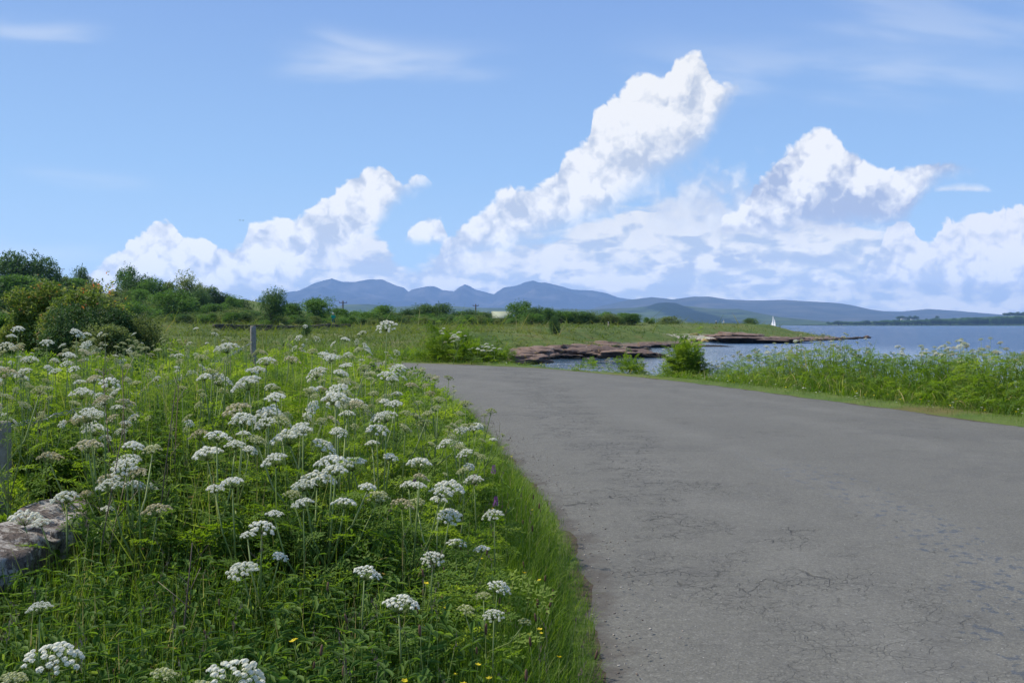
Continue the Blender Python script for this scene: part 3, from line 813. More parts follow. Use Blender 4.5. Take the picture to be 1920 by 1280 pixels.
# single trees and bushes along the back of the meadow
mid_trees = [
    (508, 545, 52, 150, 'dark', 'lone dark rounded tree standing behind the field wall'),
    (597, 560, 52, 165, 'feather', 'wispy topped green tree behind the person in green'),
    (548, 570, 60, 185, 'tree', 'bright green bush between the lone dark tree and the wispy one'),
    (635, 580, 40, 175, 'tree', 'green bush right of the person in green'),
    (665, 584, 34, 190, 'feather', 'feathery small bush right of the middle utility pole'),
    (718, 574, 52, 195, 'tree', 'rounded yellow-green bush left of the long dark hedge'),
    (760, 580, 26, 200, 'dark', 'small dark bush between the rounded bush and the dark hedge'),
    (800, 572, 48, 205, 'dark', 'dark bush at the left end of the long hedge'),
    (832, 571, 46, 206, 'dark', 'dark bush at the right end of the long hedge'),
    (885, 582, 28, 200, 'dark', 'dark bush at the foot of the right utility pole'),
    (908, 588, 26, 203, 'dark', 'low dark bush left of the white shed'),
    (975, 567, 48, 190, 'tree', 'large green rounded tree right of the white shed'),
    (1000, 577, 40, 186, 'dark', 'darker tree leaning out right of the large rounded tree'),
    (1020, 578, 36, 200, 'tree', 'green tree behind the right side of the rounded tree'),
    (1040, 594, 20, 130, 'dark', 'small dark single-stemmed tree alone in the meadow'),
    (1190, 589, 26, 205, 'tree', 'small bright green bush on the far meadow edge'),
    (1255, 594, 42, 215, 'olive', 'brown-green gorse mound on the headland skyline'),
    (1408, 597, 27, 246, 'dark', 'dark wind-clipped bush on the grassy mound by the boat'),
    (1160, 595, 30, 212, 'olive', 'olive bush at the right end of the far scrub'),
    (1218, 595, 20, 213, 'tree', 'low green bush left of the gorse mound'),
    (575, 606, 16, 88, 'dark', 'little blue-green sapling standing in the meadow left of centre'),
    (870, 622, 26, 60, 'dark', 'small dark gorse bush leaning in the meadow beyond the road'),
]
for k, (px, py, wpx, Y, kd, lab) in enumerate(mid_trees):
    x = from_px(px, 0, Y); ztop = EYE + (HZ - py) / FPX * Y; w = wpx / FPX * Y * 1.15
    zg = float(ground_z(np.array([x]), np.array([Y]))[0])
    h = max(ztop - zg, w * 0.45)
    place_tree('meadow_bush' if h < 3.5 else 'tree', kd, k % 3, x, Y, w, h * 1.06, lab, 'bush' if h < 3.5 else 'tree', None, z=min(zg, ztop - h))

# scrub band: bushes shoulder to shoulder along the far side of the meadow
k = 0
for row, (Ya, n, lo, hi) in enumerate(((205, 44, 470, 1180), (178, 34, 400, 1000), (158, 22, 240, 700))):
    for i in range(n):
        px = lo + (hi - lo) * (i + rng.uniform(-.3, .3)) / (n - 1)
        Y = Ya + rng.normal(0, 5); x = from_px(px, 0, Y)
        if poly_sd(np.array([x]), np.array([Y]), SHORE)[0] < 9: continue
        top = [586, 592, 596][row] + rng.normal(0, 2.6)
        if 900 < px < 965: top = max(top, 596)
        if 1020 < px: top = 582 + rng.normal(0, 1.5) + max(0, px - 1100) * 0.05
        if px < 480: top -= 8
        zg = float(ground_z(np.array([x]), np.array([Y]))[0])
        h = max(1.0, EYE + (HZ - top) / FPX * Y - zg); w = max(h * rng.uniform(1.3, 2.2), 2.4)
        if h > 5: h = 5
        place_tree('scrub_bush', ('tree', 'olive', 'tree', 'dark', 'olive')[k % 5], k % 3, x, Y, w, h, 'green scrub bush in the dense band along the far side of the meadow', 'bush', 'scrub bushes along the far meadow'); k += 1

# ---- the near bushes on the left, built at full detail
def near_bush(name, px, py_top, wpx, Y, material, lab, seed, nclump=5200, leaf=0.075, lobes=26, base_drop=0.0, hmin=None, stems=9, z0=0.05, tex=0.35):
    x = from_px(px, 0, Y); zg = float(ground_z(np.array([x]), np.array([Y]))[0])
    w = wpx / FPX * Y; h = EYE + (HZ - py_top) / FPX * Y - zg
    g, cs = crown_geo(w, w * 0.75, h, z0, lobes, nclump, leaf, seed, tex)
    r = np.random.default_rng(seed); s_ = Geo()
    for cx, cy, cz, rr, _ in cs[:stems]:
        b_ = np.array([cx * .25, cy * .25, -0.1]); e = np.array([cx, cy, cz]); 
        s_.tube([b_, (b_ + e) / 2 + r.normal(0, .06, 3), e], [0.03, 0.02, 0.008], 5)
    e = empty(name, (x, Y, zg), 0)
    obj('foliage', g.mesh('foliage', material), e); obj('stems', s_.mesh('stems', bark, True), e)
    return tag(e, lab, 'bush')
near_bush('copper_tipped_bush', 70, 522, 120, 22.5, leaf_copper, 'tall light green bush with pale upright shoots behind the dark gorse', 51, 3200, 0.075, 22)
near_bush('copper_tipped_bush', 150, 542, 165, 21.6, leaf_copper, 'sprawling bush with copper brown young leaves above the dark gorse', 52, 3600, 0.085, 24)
near_bush('gorse_bush', 135, 584, 120, 20.3, leaf_gorse, 'dark green gorse bush under the copper leaved bush', 53, 6000, 0.055, 24, tex=0.2)
near_bush('gorse_bush', 200, 584, 110, 20.6, leaf_gorse, 'dark gorse bush with a brownish flank, right half of the pair', 54, 6000, 0.055, 24, tex=0.2)
near_bush('gorse_bush', 255, 590, 120, 21, leaf_olive, 'greyish olive gorse bush fading into the long grass', 55, 5200, 0.05, 24, tex=0.3)
near_bush('dead_gorse', 205, 612, 150, 19.5, leaf_olive, 'grey-brown twiggy scrub along the foot of the gorse', 56, 3600, 0.05, 34, tex=0.8)
near_bush('willow_bush', 0, 590, 80, 24, leaf_mid, 'mid green bush at the left edge of the picture', 57, 3200, 0.07, 20)
near_bush('willow_bush', -70, 560, 140, 26, leaf_dark, 'dark bush just outside the left edge, its flank in view', 58, 3200, 0.08, 20)

# ================================================================== rocks of the shore
def rock_b(dark):
    def b(N, o):
        p = pos(N); oc = objco(N)
        n = N.noise(p, 1.2, 6.0, 0.62); n2 = N.noise(p, 9.0, 4.0, 0.6)
        st = N.new('ShaderNodeVectorMath', operation='MULTIPLY'); N.put(st.inputs[0], p); st.inputs[1].default_value = (0.5, 0.5, 7.0)
        band = N.noise(st.outputs[0], 1.0, 4.0, 0.6)
        c = N.mix(n, (0.10, 0.068, 0.055), (0.30, 0.21, 0.17)) if not dark else N.mix(n, (0.075, 0.055, 0.05), (0.20, 0.14, 0.12))
        c = N.mix(N.step(band, 0.55, 0.65), c, (0.07, 0.048, 0.042))
        c = N.mix(N.step(N.add(n2, N.mul(n, 0.6)), 0.92, 1.05), c, (0.46, 0.42, 0.37))       # pale lichen
        c = N.mix(N.step(N.noise(p, 2.6, 4.0), 0.60, 0.67, 0, 0.6), c, (0.33, 0.21, 0.045))   # orange lichen
        s3 = N.new('ShaderNodeSeparateXYZ'); N.put(s3.inputs[0], p)
        c = N.mix(N.step(N.add(s3.outputs[2], N.mul(N.sub(n, 0.5), 0.6)), SEA + 0.45, SEA + 0.20), c, (0.022, 0.02, 0.014))   # weed line
        principled(N, o, c, 0.85, 0.25, bump=N.add(band, N.mul(n2, 0.5)), bstr=0.7, bdist=0.15)
    return b
rockm = mat('red_sandstone', rock_b(False)); rockd = mat('dark_shore_rock', rock_b(True))
def lich_b(N, o):
    p = pos(N); n = N.noise(p, 1.6, 5.0, 0.6)
    c = N.ramp(n, [(0.35, (0.16, 0.12, 0.08)), (0.5, (0.34, 0.25, 0.07)), (0.62, (0.30, 0.27, 0.20)), (0.75, (0.55, 0.53, 0.47))])
    principled(N, o, c, 0.9, 0.2, bump=n, bstr=0.5, bdist=0.1)
lichm = mat('lichen_rock', lich_b)

def rock_mesh(seed, flat=True, sub=4, m_=None):
    bm = bmesh.new(); bmesh.ops.create_icosphere(bm, subdivisions=sub, radius=1.0)
    V = np.array([v_.co[:] for v_ in bm.verts]); F = np.array([[q.index for q in f.verts] for f in bm.faces]); bm.free()
    r = np.random.default_rng(seed); o3 = r.uniform(0, 50, 3)
    n = np.array([mnoise.fractal(Vector(v_ * 1.6 + o3), 0.9, 2.1, 4) for v_ in V])
    V = V * (1 + 0.42 * n)[:, None]
    if flat:
        z = V[:, 2]; stp = 0.22
        V[:, 2] = np.where(z > -0.2, (np.floor(z / stp) + smooth01((z / stp) % 1.0, 0.55, 1.0)) * stp * 0.75 + z * 0.25, z)
        s_ = np.array([mnoise.noise(Vector(v_ * 4 + o3)) for v_ in V]); V[:, 0] += s_ * .10; V[:, 1] += s_ * .10
    else:
        V = np.sign(V) * np.abs(V) ** 0.8
    return mesh_np('rock', V, F, None, m_, not flat)
RK = [rock_mesh(s, True, 4, rockm) for s in range(5)] + [rock_mesh(s + 9, True, 4, rockd) for s in range(4)]
RB = [rock_mesh(s + 30, False, 3, lichm) for s in range(4)]
GRPR = 'red sandstone ledges of the shore'
def rock(x, y, z, sx, sy, sz, me, label, group=GRPR, name='sandstone_ledge', cat='rock', rz=None, m_=None):
    o = obj(name, me); o.location = (x, y, z); o.scale = (sx, sy, sz); o.rotation_euler = (rng.normal(0, .05), rng.normal(0, .05), rng.uniform(-.5, .5) if rz is None else rz)
    return tag(o, label, cat, group)
def W2(px, py, z):
    """ground point at height z seen at this row and column"""
    Y = (EYE - z) * FPX / (py - HZ); return ((px - 960) / FPX * Y, Y)
ledges = [  # px, py of the foot, width px, height px, material index, label
    (1000, 662, 90, 16, 0, 'pink flat ledge at the left end of the near rocks'),
    (1040, 666, 90, 20, 1, 'broad pink-brown ledge in the middle of the near rocks'),
    (1085, 668, 110, 24, 2, 'large red-brown slab of the near rocks, highest in the group'),
    (1140, 669, 130, 26, 5, 'long dark grey slab at the waterline of the near rocks'),
    (1190, 669, 110, 18, 6, 'dark low slab tapering off right at the waterline'),
    (1225, 669, 60, 7, 7, 'last low dark rock at the right tip of the near ledge'),
    (990, 655, 70, 10, 3, 'thin pinkish ledge showing through grass left of the near rocks'),
    (1075, 650, 90, 12, 4, 'raised pink ledge behind the large slab'),
    (1120, 652, 100, 14, 0, 'pink ledge with a rounded back above the dark slab'),
    (1060, 671, 60, 5, 8, 'thin dark wet rock at the near water edge'),
    (1027, 671, 36, 4, 8, 'small black wet rock by the left end of the lagoon'),
    (1180, 648, 70, 9, 1, 'red ledge in the strip between sand and water'),
    (1225, 647, 80, 10, 6, 'dark brown ledge beyond the near slabs'),
    (1270, 650, 70, 8, 5, 'dark ledge at the back of the lagoon'),
    (1330, 650, 70, 3.5, 8, 'very low weed covered rock reaching into the lagoon'),
    (1160, 643, 80, 6, 2, 'thin red ledge in front of the pale sand'),
    (1240, 641, 70, 5, 3, 'low pinkish ledge below the sand strip'),
]
for px, py, wp, hp, mi, lab in ledges:
    zb_ = SEA
    for _ in range(6):
        x, y = W2(px, py, zb_); zb_ = 0.5 * zb_ + 0.5 * max(SEA, float(ground_z(np.array([x]), np.array([y + 1.0]))[0]))
    w = wp / FPX * y; h = hp / FPX * y
    rock(x, y + w * .25, zb_ - 0.1, w * .60, w * .36, h * .72 + .1, RK[mi], lab)
ledges2 = [
    (1318, 640, 30, 9, 0), (1345, 640, 34, 11, 1), (1372, 641, 36, 12, 5), (1400, 641, 40, 13, 2), (1430, 641, 44, 13, 6), (1462, 640, 44, 12, 3),
    (1495, 640, 44, 10, 7), (1525, 639, 44, 8, 4), (1555, 638, 40, 6, 5), (1585, 636, 34, 5, 8), (1610, 634.5, 26, 4, 7), (1385, 634, 50, 11, 5), (1440, 632, 60, 10, 1), (1500, 633, 60, 7, 0)]
for px, py, wp, hp, mi in ledges2:
    x, y = W2(px, py, SEA); w = wp / FPX * y; h = hp / FPX * y
    rock(x, y + w * .3, SEA - 0.1, w * .66, w * .42, h * .68 + .1, RK[mi], 'brown sandstone rock in the row along the headland waterline', 'headland waterline rocks')
rock(*W2(1425, 632, -.6), -1.1, 9, 6, .6, RK[5], 'dark sloping rock shelf below the two walkers on the headland', None)
rock(*W2(1385, 624, .1), -.5, 5.5, 5, .7, RK[1], 'brown bare slope under the right-hand headland walker', None)
for k in range(34):
    px = rng.uniform(1300, 1640); x, y = W2(px, 641 - max(0, px - 1480) * 0.045, SEA); y += rng.uniform(0, 3)
    s_ = rng.uniform(0.35, 0.95)
    rock(x, y, SEA + .05, s_, s_, s_ * .6, RB[k % 4] if k % 2 else RK[5 + k % 4], 'small pale stone among the boulders scattered on the headland shore', 'small headland stones', 'boulder')
for px, py, wp, hp, lab in ((1304, 640, 26, 16, 'ochre lichened boulder at the left of the boulder pair'), (1322, 640, 30, 12, 'low yellow lichened boulder right of the tall ochre one'), (1314, 633, 22, 12, 'white lichened boulder lying above the yellow ones')):
    x, y = W2(px, py, SEA); w = wp / FPX * y; h = hp / FPX * y
    rock(x, y + 1.5, SEA, w * .5, w * .45, h * .95, RB[0], lab, 'lichened boulders', 'lichened_boulder', 'boulder')

# ================================================================== field wall, buildings, poles, boat
def stone_b(N, o):
    p = pos(N); n = N.noise(p, 9.0, 8.0, 0.72); n2 = N.noise(p, 38.0, 5.0, 0.75)
    a = N.new('ShaderNodeAttribute', attribute_name='v').outputs['Fac']
    c = N.ramp(a, [(0.0, (0.15, 0.12, 0.10)), (0.35, (0.23, 0.19, 0.165)), (0.65, (0.29, 0.23, 0.20)), (1.0, (0.30, 0.285, 0.26))])
    c = N.mix(N.step(n, 0.47, 0.55, 0, 0.85), c, (0.50, 0.47, 0.43))
    c = N.mix(N.step(n2, 0.52, 0.60, 0, 0.85), c, (0.06, 0.05, 0.045))
    principled(N, o, c, 0.92, 0.2, bump=N.add(n, N.mul(n2, 0.7)), bstr=0.9, bdist=0.03)
stonem = mat('wall_stone', stone_b)
def stone_blk(r, sx, sy, sz, n=2):
    bm = bmesh.new(); bmesh.ops.create_cube(bm, size=1.0)
    bmesh.ops.subdivide_edges(bm, edges=bm.edges[:], cuts=n + 1, use_grid_fill=True)
    bmesh.ops.triangulate(bm, faces=bm.faces[:])
    V = np.array([v_.co[:] for v_ in bm.verts]); F = np.array([[q.index for q in f.verts] for f in bm.faces]); bm.free()
    l = np.linalg.norm(V, axis=1)[:, None]; V = V * (0.72 + 0.28 * (0.62 / l))
    o3 = r.uniform(0, 90, 3)
    d = np.array([mnoise.noise_vector(Vector(v_ * 2.2 + o3)) * .13 + mnoise.noise_vector(Vector(v_ * 6.5 + o3)) * .05 for v_ in V]); V = V + d
    return V * np.array([sx, sy, sz]), F
darkstone = mat('dark_wall_stone', lambda N, o: principled(N, o, N.mix(N.noise(pos(N), 2.5, 5.0, 0.65), (0.035, 0.032, 0.026), (0.15, 0.135, 0.115)), 0.9, 0.1))
def build_wall(line, h, name, label, lo=0, hi=1e9, course=0.26, thick=0.5, near=True, mt=stonem):
    r = np.random.default_rng(5); g = Geo(); cope = Geo()
    P = resample(line, 2000); d = np.concatenate([[0], np.cumsum(np.hypot(*np.diff(P, axis=0).T))])
    def at(s_): return np.array([np.interp(s_, d, P[:, 0]), np.interp(s_, d, P[:, 1])])
    s_ = lo
    blks = [stone_blk(r, 1, 1, 1, 1 if not near else 7) for _ in range(10)]
    courses = max(1, int(h / course))
    for c_ in range(courses + 1):
        s_ = lo + r.uniform(0, .3)
        while s_ < min(hi, d[-1]):
            L = r.uniform(0.28, 0.75) if c_ < courses else r.uniform(0.35, 0.75)
            a = at(s_); b_ = at(s_ + L); t = b_ - a; an_ = math.atan2(t[1], t[0]); mid_ = (a + b_) / 2
            zg = float(ground_z(np.array([mid_[0]]), np.array([mid_[1]]))[0])
            V, F = blks[r.integers(10)]
            hh = course * r.uniform(0.95, 1.25); th = thick * (r.uniform(.85, 1.05) if c_ < courses else r.uniform(0.95, 1.2))
            X = V * np.array([L * 1.06, th, hh * 1.08]); ca, sa = math.cos(an_), math.sin(an_)
            X = X @ np.array([[ca, sa, 0], [-sa, ca, 0], [0, 0, 1]]) + np.array([mid_[0], mid_[1], zg + (c_ + .45) * course + r.normal(0, .02)])
            (g if c_ < courses else cope).add(X, F, r.random())
            s_ += L
    e = empty(name, (*at(lo), 0.0)); 
    for nm, q in (('wall_courses', g), ('coping_stones', cope)):
        me = q.mesh(nm, mt); o = obj(nm, me, e); o.matrix_parent_inverse = Matrix.Translation(-e.location)
    return tag(e, label, 'wall')
build_wall(WALLLINE, 0.27, 'stone_wall', 'low pinkish drystone wall beside the road, mostly hidden under the flowers', lo=2.0, hi=52, course=0.27, thick=.36)
far_wall = np.array([(from_px(400, 0, 118), 118), (from_px(470, 0, 121), 121), (from_px(560, 0, 124), 124), (from_px(655, 0, 128), 128)])
build_wall(catmull(far_wall), 0.5, 'field_wall', 'long grey field wall across the meadow behind the flowers', course=0.25, thick=0.6, near=False, mt=darkstone)

wood_b = lambda N, o: principled(N, o, N.mix(N.noise(objco(N), 22.0, 5.0, 0.65), (0.16, 0.14, 0.12), (0.42, 0.39, 0.35)), 0.9, 0.1, bump=N.noise(objco(N), 30.0, 4.0), bstr=0.5)
woodm = mat('weathered_wood', wood_b)
wirem = mat('galvanised_wire', lambda N, o: principled(N, o, (0.35, 0.36, 0.37), 0.45, 0.5, Metallic=0.8))
def post(px, py_top, Y, r0, lab, x=None):
    x = from_px(px, 0, Y); zt = EYE + (HZ - py_top) / FPX * Y; zg = float(ground_z(np.array([x]), np.array([Y]))[0])
    g = Geo(); g.tube([(0, 0, -0.3), (0.01, 0, (zt - zg) * .5), (0.0, 0.01, (zt - zg) - .02), (0, 0.01, zt - zg)], [r0, r0 * .97, r0 * .95, r0 * .8], 12, 0.5)
    o = obj('fence_post', g.mesh('fence_post', woodm)); o.location = (x, Y, zg)
    return tag(o, lab, 'post', 'fence posts along the wall')
post(474, 611, 14.5, 0.045, 'grey round fence post with a sawn top standing above the white flowers left of centre')
post(3, 790, 6.0, 0.05, 'grey fence post at the left edge of the picture with wire to it')
g = Geo(); ya = 6.0; xa = from_px(3, 0, ya); za = EYE - (800 - HZ) / FPX * ya
xb = from_px(474, 0, 14.5); zb = EYE - (640 - HZ) / FPX * 14.5
for k in range(2):
    pts = [(xa + (xb - xa) * t + 0.012 * math.sin(t * 300 + k * 3.14), ya + (14.5 - ya) * t, za - 0.02 * k + (zb - za) * t - 0.12 * math.sin(math.pi * t) + 0.005 * math.cos(t * 300 + k * 3.14)) for t in np.linspace(0, 1, 160)]
    g.tube(pts, 0.0022, 4)
for t in np.linspace(0.02, 0.98, 70):
    c_ = np.array((xa + (xb - xa) * t, ya + (14.5 - ya) * t, za - .01 + (zb - za) * t - 0.12 * math.sin(math.pi * t)))
    for q in range(2): d_ = rng.normal(0, .02, 3); g.tube([c_ - d_, c_ + d_], 0.0015, 3)
tag(obj('barbed_wire', g.mesh('barbed_wire', wirem)), 'strand of barbed wire stretched between the two grey fence posts', 'wire')

polem = mat('pole_wood', lambda N, o: principled(N, o, N.mix(N.noise(objco(N), 3.0, 4.0), (0.07, 0.055, 0.045), (0.14, 0.12, 0.10)), 0.9, 0.1))
def upole(px, py_top, Y, lab, arm=1.5):
    x = from_px(px, 0, Y); zt = EYE + (HZ - py_top) / FPX * Y; zg = float(ground_z(np.array([x]), np.array([Y]))[0])
    e = empty('utility_pole', (x, Y, zg)); h = zt - zg
    g = Geo(); g.tube([(0, 0, -.5), (0, 0, h)], [0.17, 0.12], 8); obj('pole_shaft', g.mesh('pole_shaft', polem), e)
    g = Geo(); g.box((0, 0, h - .35), (arm, .12, .12)); obj('crossarm', g.mesh('crossarm', polem), e)
    g = Geo()
    for sx in (-.45, 0, .45): g.tube([(sx * arm, 0, h - .29), (sx * arm, 0, h - .08)], [.05, .035], 6)
    obj('insulators', g.mesh('insulators', polem), e)
    return tag(e, lab, 'utility pole', 'wooden utility poles')
upole(112, 502, 255, 'thin utility pole between trees on the left hill skyline', 2.4)
upole(643, 564, 190, 'thin utility pole rising over bushes right of the person in green')
upole(892, 570, 205, 'short utility pole left of the white shed', 1.2)

whitew = mat('whitewash', lambda N, o: principled(N, o, N.mix(N.noise(pos(N), 2.0, 4.0), (0.55, 0.55, 0.52), (0.74, 0.74, 0.71)), 0.85))
greyw = mat('shed_wall', lambda N, o: principled(N, o, N.mix(N.noise(pos(N), 1.5, 4.0), (0.30, 0.30, 0.29), (0.44, 0.44, 0.42)), 0.9))
roofm = mat('mossy_tin_roof', lambda N, o: principled(N, o, N.mix(N.noise(pos(N), 0.8, 5.0, 0.6), (0.26, 0.30, 0.20), (0.42, 0.45, 0.34)), 0.7))
slate = mat('slate_roof', lambda N, o: principled(N, o, (0.09, 0.09, 0.10), 0.8))
darkg = mat('dark_opening', lambda N, o: principled(N, o, (0.02, 0.022, 0.025), 0.3))
def gable(name, x, y, z, L, D, he, hr, wallm, rm, lab, cat, rz=0.0, windows=0, chim=False):
    e = empty(name, (x, y, z), rz)
    V = [(-L/2, -D/2, 0), (L/2, -D/2, 0), (L/2, D/2, 0), (-L/2, D/2, 0), (-L/2, -D/2, he), (L/2, -D/2, he), (L/2, D/2, he), (-L/2, D/2, he), (-L/2, 0, hr), (L/2, 0, hr)]
    F = [(0, 1, 5), (0, 5, 4), (1, 2, 6), (1, 6, 5), (2, 3, 7), (2, 7, 6), (3, 0, 4), (3, 4, 7), (4, 8, 7), (5, 6, 9)]
    g = Geo(); g.add(V, F); obj('wall', g.mesh('wall', wallm), e)
    g = Geo(); o_ = 0.3; dz = (hr - he) / (D / 2) * o_
    for s_ in (-1, 1):
        a = [(-L/2 - o_, s_ * (D/2 + o_), he - dz + .04), (L/2 + o_, s_ * (D/2 + o_), he - dz + .04), (L/2 + o_, 0, hr + .05), (-L/2 - o_, 0, hr + .05)]
        b_ = [(p[0], p[1], p[2] + .12) for p in a]
        g.add(a + b_, [(0, 1, 2), (0, 2, 3), (4, 6, 5), (4, 7, 6), (0, 4, 5), (0, 5, 1), (1, 5, 6), (1, 6, 2), (3, 2, 6), (3, 6, 7), (0, 3, 7), (0, 7, 4)])
    rf = obj('roof', g.mesh('roof', rm), e)
    if chim:
        g = Geo()
        for sx in (-1, 1): g.box((sx * (L/2 - .5), 0, hr + .4), (.8, .6, 1.2))
        obj('chimney', g.mesh('chimney', wallm), rf)
    for i in range(windows):
        g = Geo(); g.box((-L/2 + L * (i + .5) / windows, -D/2 - .03, he * .55), (1.0, .08, 1.1)); obj('window', g.mesh('window', darkg), e)
    return tag(e, lab, cat)
xs = from_px(941, 0, 215); gable('shed', xs, 215, float(ground_z(np.array([xs]), np.array([215.]))[0]), 3.9, 4.0, 1.5, 2.75, greyw, roofm, 'long low shed with a pale mossy roof beside the large rounded tree', 'shed', 0.05, 2)
zf = lambda px, py, Y: (from_px(px, 0, Y), Y, EYE + (HZ - py) / FPX * Y)
for (px, L, lab, hr, nm) in ((1695, 26, 'white farmhouse at the left of the farm on the far shore', 8, 'farmhouse'), (1712, 20, 'lower white farm building right of the farmhouse on the far shore', 5.5, 'farm_building')):
    x, y, z = zf(px, 599.6, 4200); gable(nm, x, y, z - 1, L, 9, hr * .6, hr, whitew, slate, lab, 'building', 0.1, 5, nm == 'farmhouse')
def far_tree(px, py_foot, wpx, hpx, Y, lab, group, kind='dark', var=0):
    x, y, z = zf(px, py_foot, Y)
    place_tree('distant_tree', kind, var, x, y, wpx / FPX * Y, hpx / FPX * Y * 1.1, lab, 'tree', group, z=z)
for k in range(9):
    far_tree(1683 + k * 4.6, 598.6, 8, 5.0 + rng.uniform(-1, 1.2), 4240, 'dark tree in the shelter row behind the far white farm', 'trees behind the farm', 'dark', k % 3)
far_tree(1758, 597.5, 8, 5, 4150, 'lone rounded tree on the far green slope right of the farm', None)
for k in range(9):
    far_tree(1884 + k * 5, 592, 9, 6 + rng.uniform(-1, 1), 4150, 'dark tree in the clump on the far skyline at the right edge', 'clump on the right skyline', 'dark', k % 3)
for k in range(150):
    px = 1555 + (1990 - 1555) * k / 149 + rng.uniform(-3, 3); 
    far_tree(px, 608.6 if k % 2 else 607.4, rng.uniform(8, 20), rng.uniform(2.2, 6.0) + max(0, px - 1600) * 0.028, 3650 + 60 * (k % 3), 'dark wood tree along the foot of the far farmland shore', 'wood along the far shore', ('dark', 'tree', 'dark')[k % 3], k % 3)

# the yacht
sailm = mat('white_sail', lambda N, o: principled(N, o, (0.86, 0.86, 0.86), 0.6, Subsurface_Weight=0.0) if False else principled(N, o, (0.86, 0.86, 0.86), 0.6))
Yb = (EYE - SEA) * FPX / (614.2 - HZ); xb_ = from_px(1449, 0, Yb)
boat = empty('sailing_yacht', (xb_, Yb, SEA), R(-68), 1.15); bs = 1.0
V = []; F = []; secs = [(-5.0, .9, .2), (-3, 1.5, .05), (0, 1.75, -.1), (3, 1.2, .0), (5.2, .05, .5)]
for (sx, w_, zk) in secs: V += [(sx, -w_, 1.1), (sx, -w_ * .75, .2 + zk), (sx, 0, -.4 + zk), (sx, w_ * .75, .2 + zk), (sx, w_, 1.1)]
for i in range(4):
    for j in range(4): a = i * 5 + j; F += [(a, a + 5, a + 6), (a, a + 6, a + 1)]
    a = i * 5; F += [(a, a + 4, a + 9), (a, a + 9, a + 5)]
F += [(0, 1, 2), (0, 2, 3), (0, 3, 4)]
g = Geo(); g.add(V, F); obj('hull', g.mesh('hull', whitew), boat)
g = Geo(); g.box((-.2, 0, 1.35), (3.0, 1.6, .5)); obj('cabin', g.mesh('cabin', whitew), boat)
g = Geo(); g.tube([(.6, 0, 1), (.45, 0, 12.2)], [.11, .06], 6); obj('mast', g.mesh('mast', sailm), boat)
def sail(name, pts):
    g = Geo(); n = 8; V = []; F = []
    a, b_, c_ = [np.array(p, float) for p in pts]
    for i in range(n + 1):
        for j in range(n + 1 - i):
            u, w_ = i / n, j / n; P = a + (b_ - a) * u + (c_ - a) * w_; P[1] += 0.8 * math.sin(math.pi * min(1, u + .1)) * math.sin(math.pi * w_) ; V.append(P)
    ix_ = {}; k_ = 0
    for i in range(n + 1):
        for j in range(n + 1 - i): ix_[(i, j)] = k_; k_ += 1
    for i in range(n):
        for j in range(n - i):
            F.append((ix_[i, j], ix_[i + 1, j], ix_[i, j + 1]))
            if i + j < n - 1: F.append((ix_[i + 1, j], ix_[i + 1, j + 1], ix_[i, j + 1]))
    g.add(V, F); obj(name, g.mesh(name, sailm), boat)
sail('mainsail', [(.4, 0, 2.0), (.35, 0, 12.0), (-4.2, .5, 2.1)])
sail('jib', [(.75, 0, 1.5), (5.0, 0, 1.2), (.6, 0, 10.8)])
tag(boat, 'small white sailing yacht with both sails up off the grassy mound', 'boat')

# ---- birds
birdw = mat('gull_white', lambda N, o: principled(N, o, (0.78, 0.78, 0.76), 0.7)); birdg = mat('bird_dark', lambda N, o: principled(N, o, (0.05, 0.05, 0.06), 0.8))
def bird(loc, rz, span, m_, lab, flap=0.35, fly=True):
    g = Geo(); b_ = span * .17
    ring = [(-1.5, .1, .05), (-1.0, .32, .05), (-.2, .5, 0), (.6, .42, .05), (1.1, .25, .22), (1.5, .22, .25), (1.8, .04, .2)]
    g.tube([(s_ * b_, 0, z_ * b_) for s_, r_, z_ in ring], [r_ * b_ for _, r_, _ in ring], 8)
    g.add([(-1.3 * b_, 0, .05 * b_), (-2.1 * b_, -.4 * b_, .05 * b_), (-2.1 * b_, .4 * b_, .05 * b_)], [(0, 1, 2)])
    e = obj('seagull', g.mesh('seagull', m_, True)); e.location = loc; e.rotation_euler = (0, 0, rz)
    for s_ in (-1, 1):
        w = Geo(); h = span / 2
        if fly: P = [(.35*b_, s_*.2*b_, .2*b_), (.6*b_, s_*h*.45, flap*h*.7), (.1*b_, s_*h, flap*h*.45), (-.5*b_, s_*h*.5, flap*h*.6), (-.5*b_, s_*.2*b_, .2*b_)]
        else: P = [(.5*b_, s_*.3*b_, .35*b_), (.2*b_, s_*.52*b_, .1*b_), (-.6*b_, s_*.45*b_, .05*b_), (-1.9*b_, s_*.12*b_, .15*b_), (-.6*b_, s_*.2*b_, .42*b_)]
        top = P; bot = [(a, b__, c_ - .02 * span) for a, b__, c_ in P]
        w.add(top + bot, [(0, 1, 4), (1, 3, 4), (1, 2, 3), (5, 9, 6), (6, 9, 8), (6, 8, 7)] + [t for i in range(5) for t in ((i, (i + 1) % 5 + 5, (i + 1) % 5), (i, i + 5, (i + 1) % 5 + 5))])
        obj('wing', w.mesh('wing', m_), e)
    return tag(e, lab, 'bird')
bird(zf(450, 413, 150), R(200), 0.5, birdg, 'dark flying bird, left one of the pair in the blue sky')
bird(zf(456, 413.5, 153), R(150), 0.48, birdg, 'dark flying bird, right one of the pair in the blue sky', 0.5)
xg, yg = W2(1146, 672.5, SEA); bird((xg, yg, SEA + .1), R(20), 1.0, birdw, 'white gull floating on the lagoon below the dark slab', fly=False)

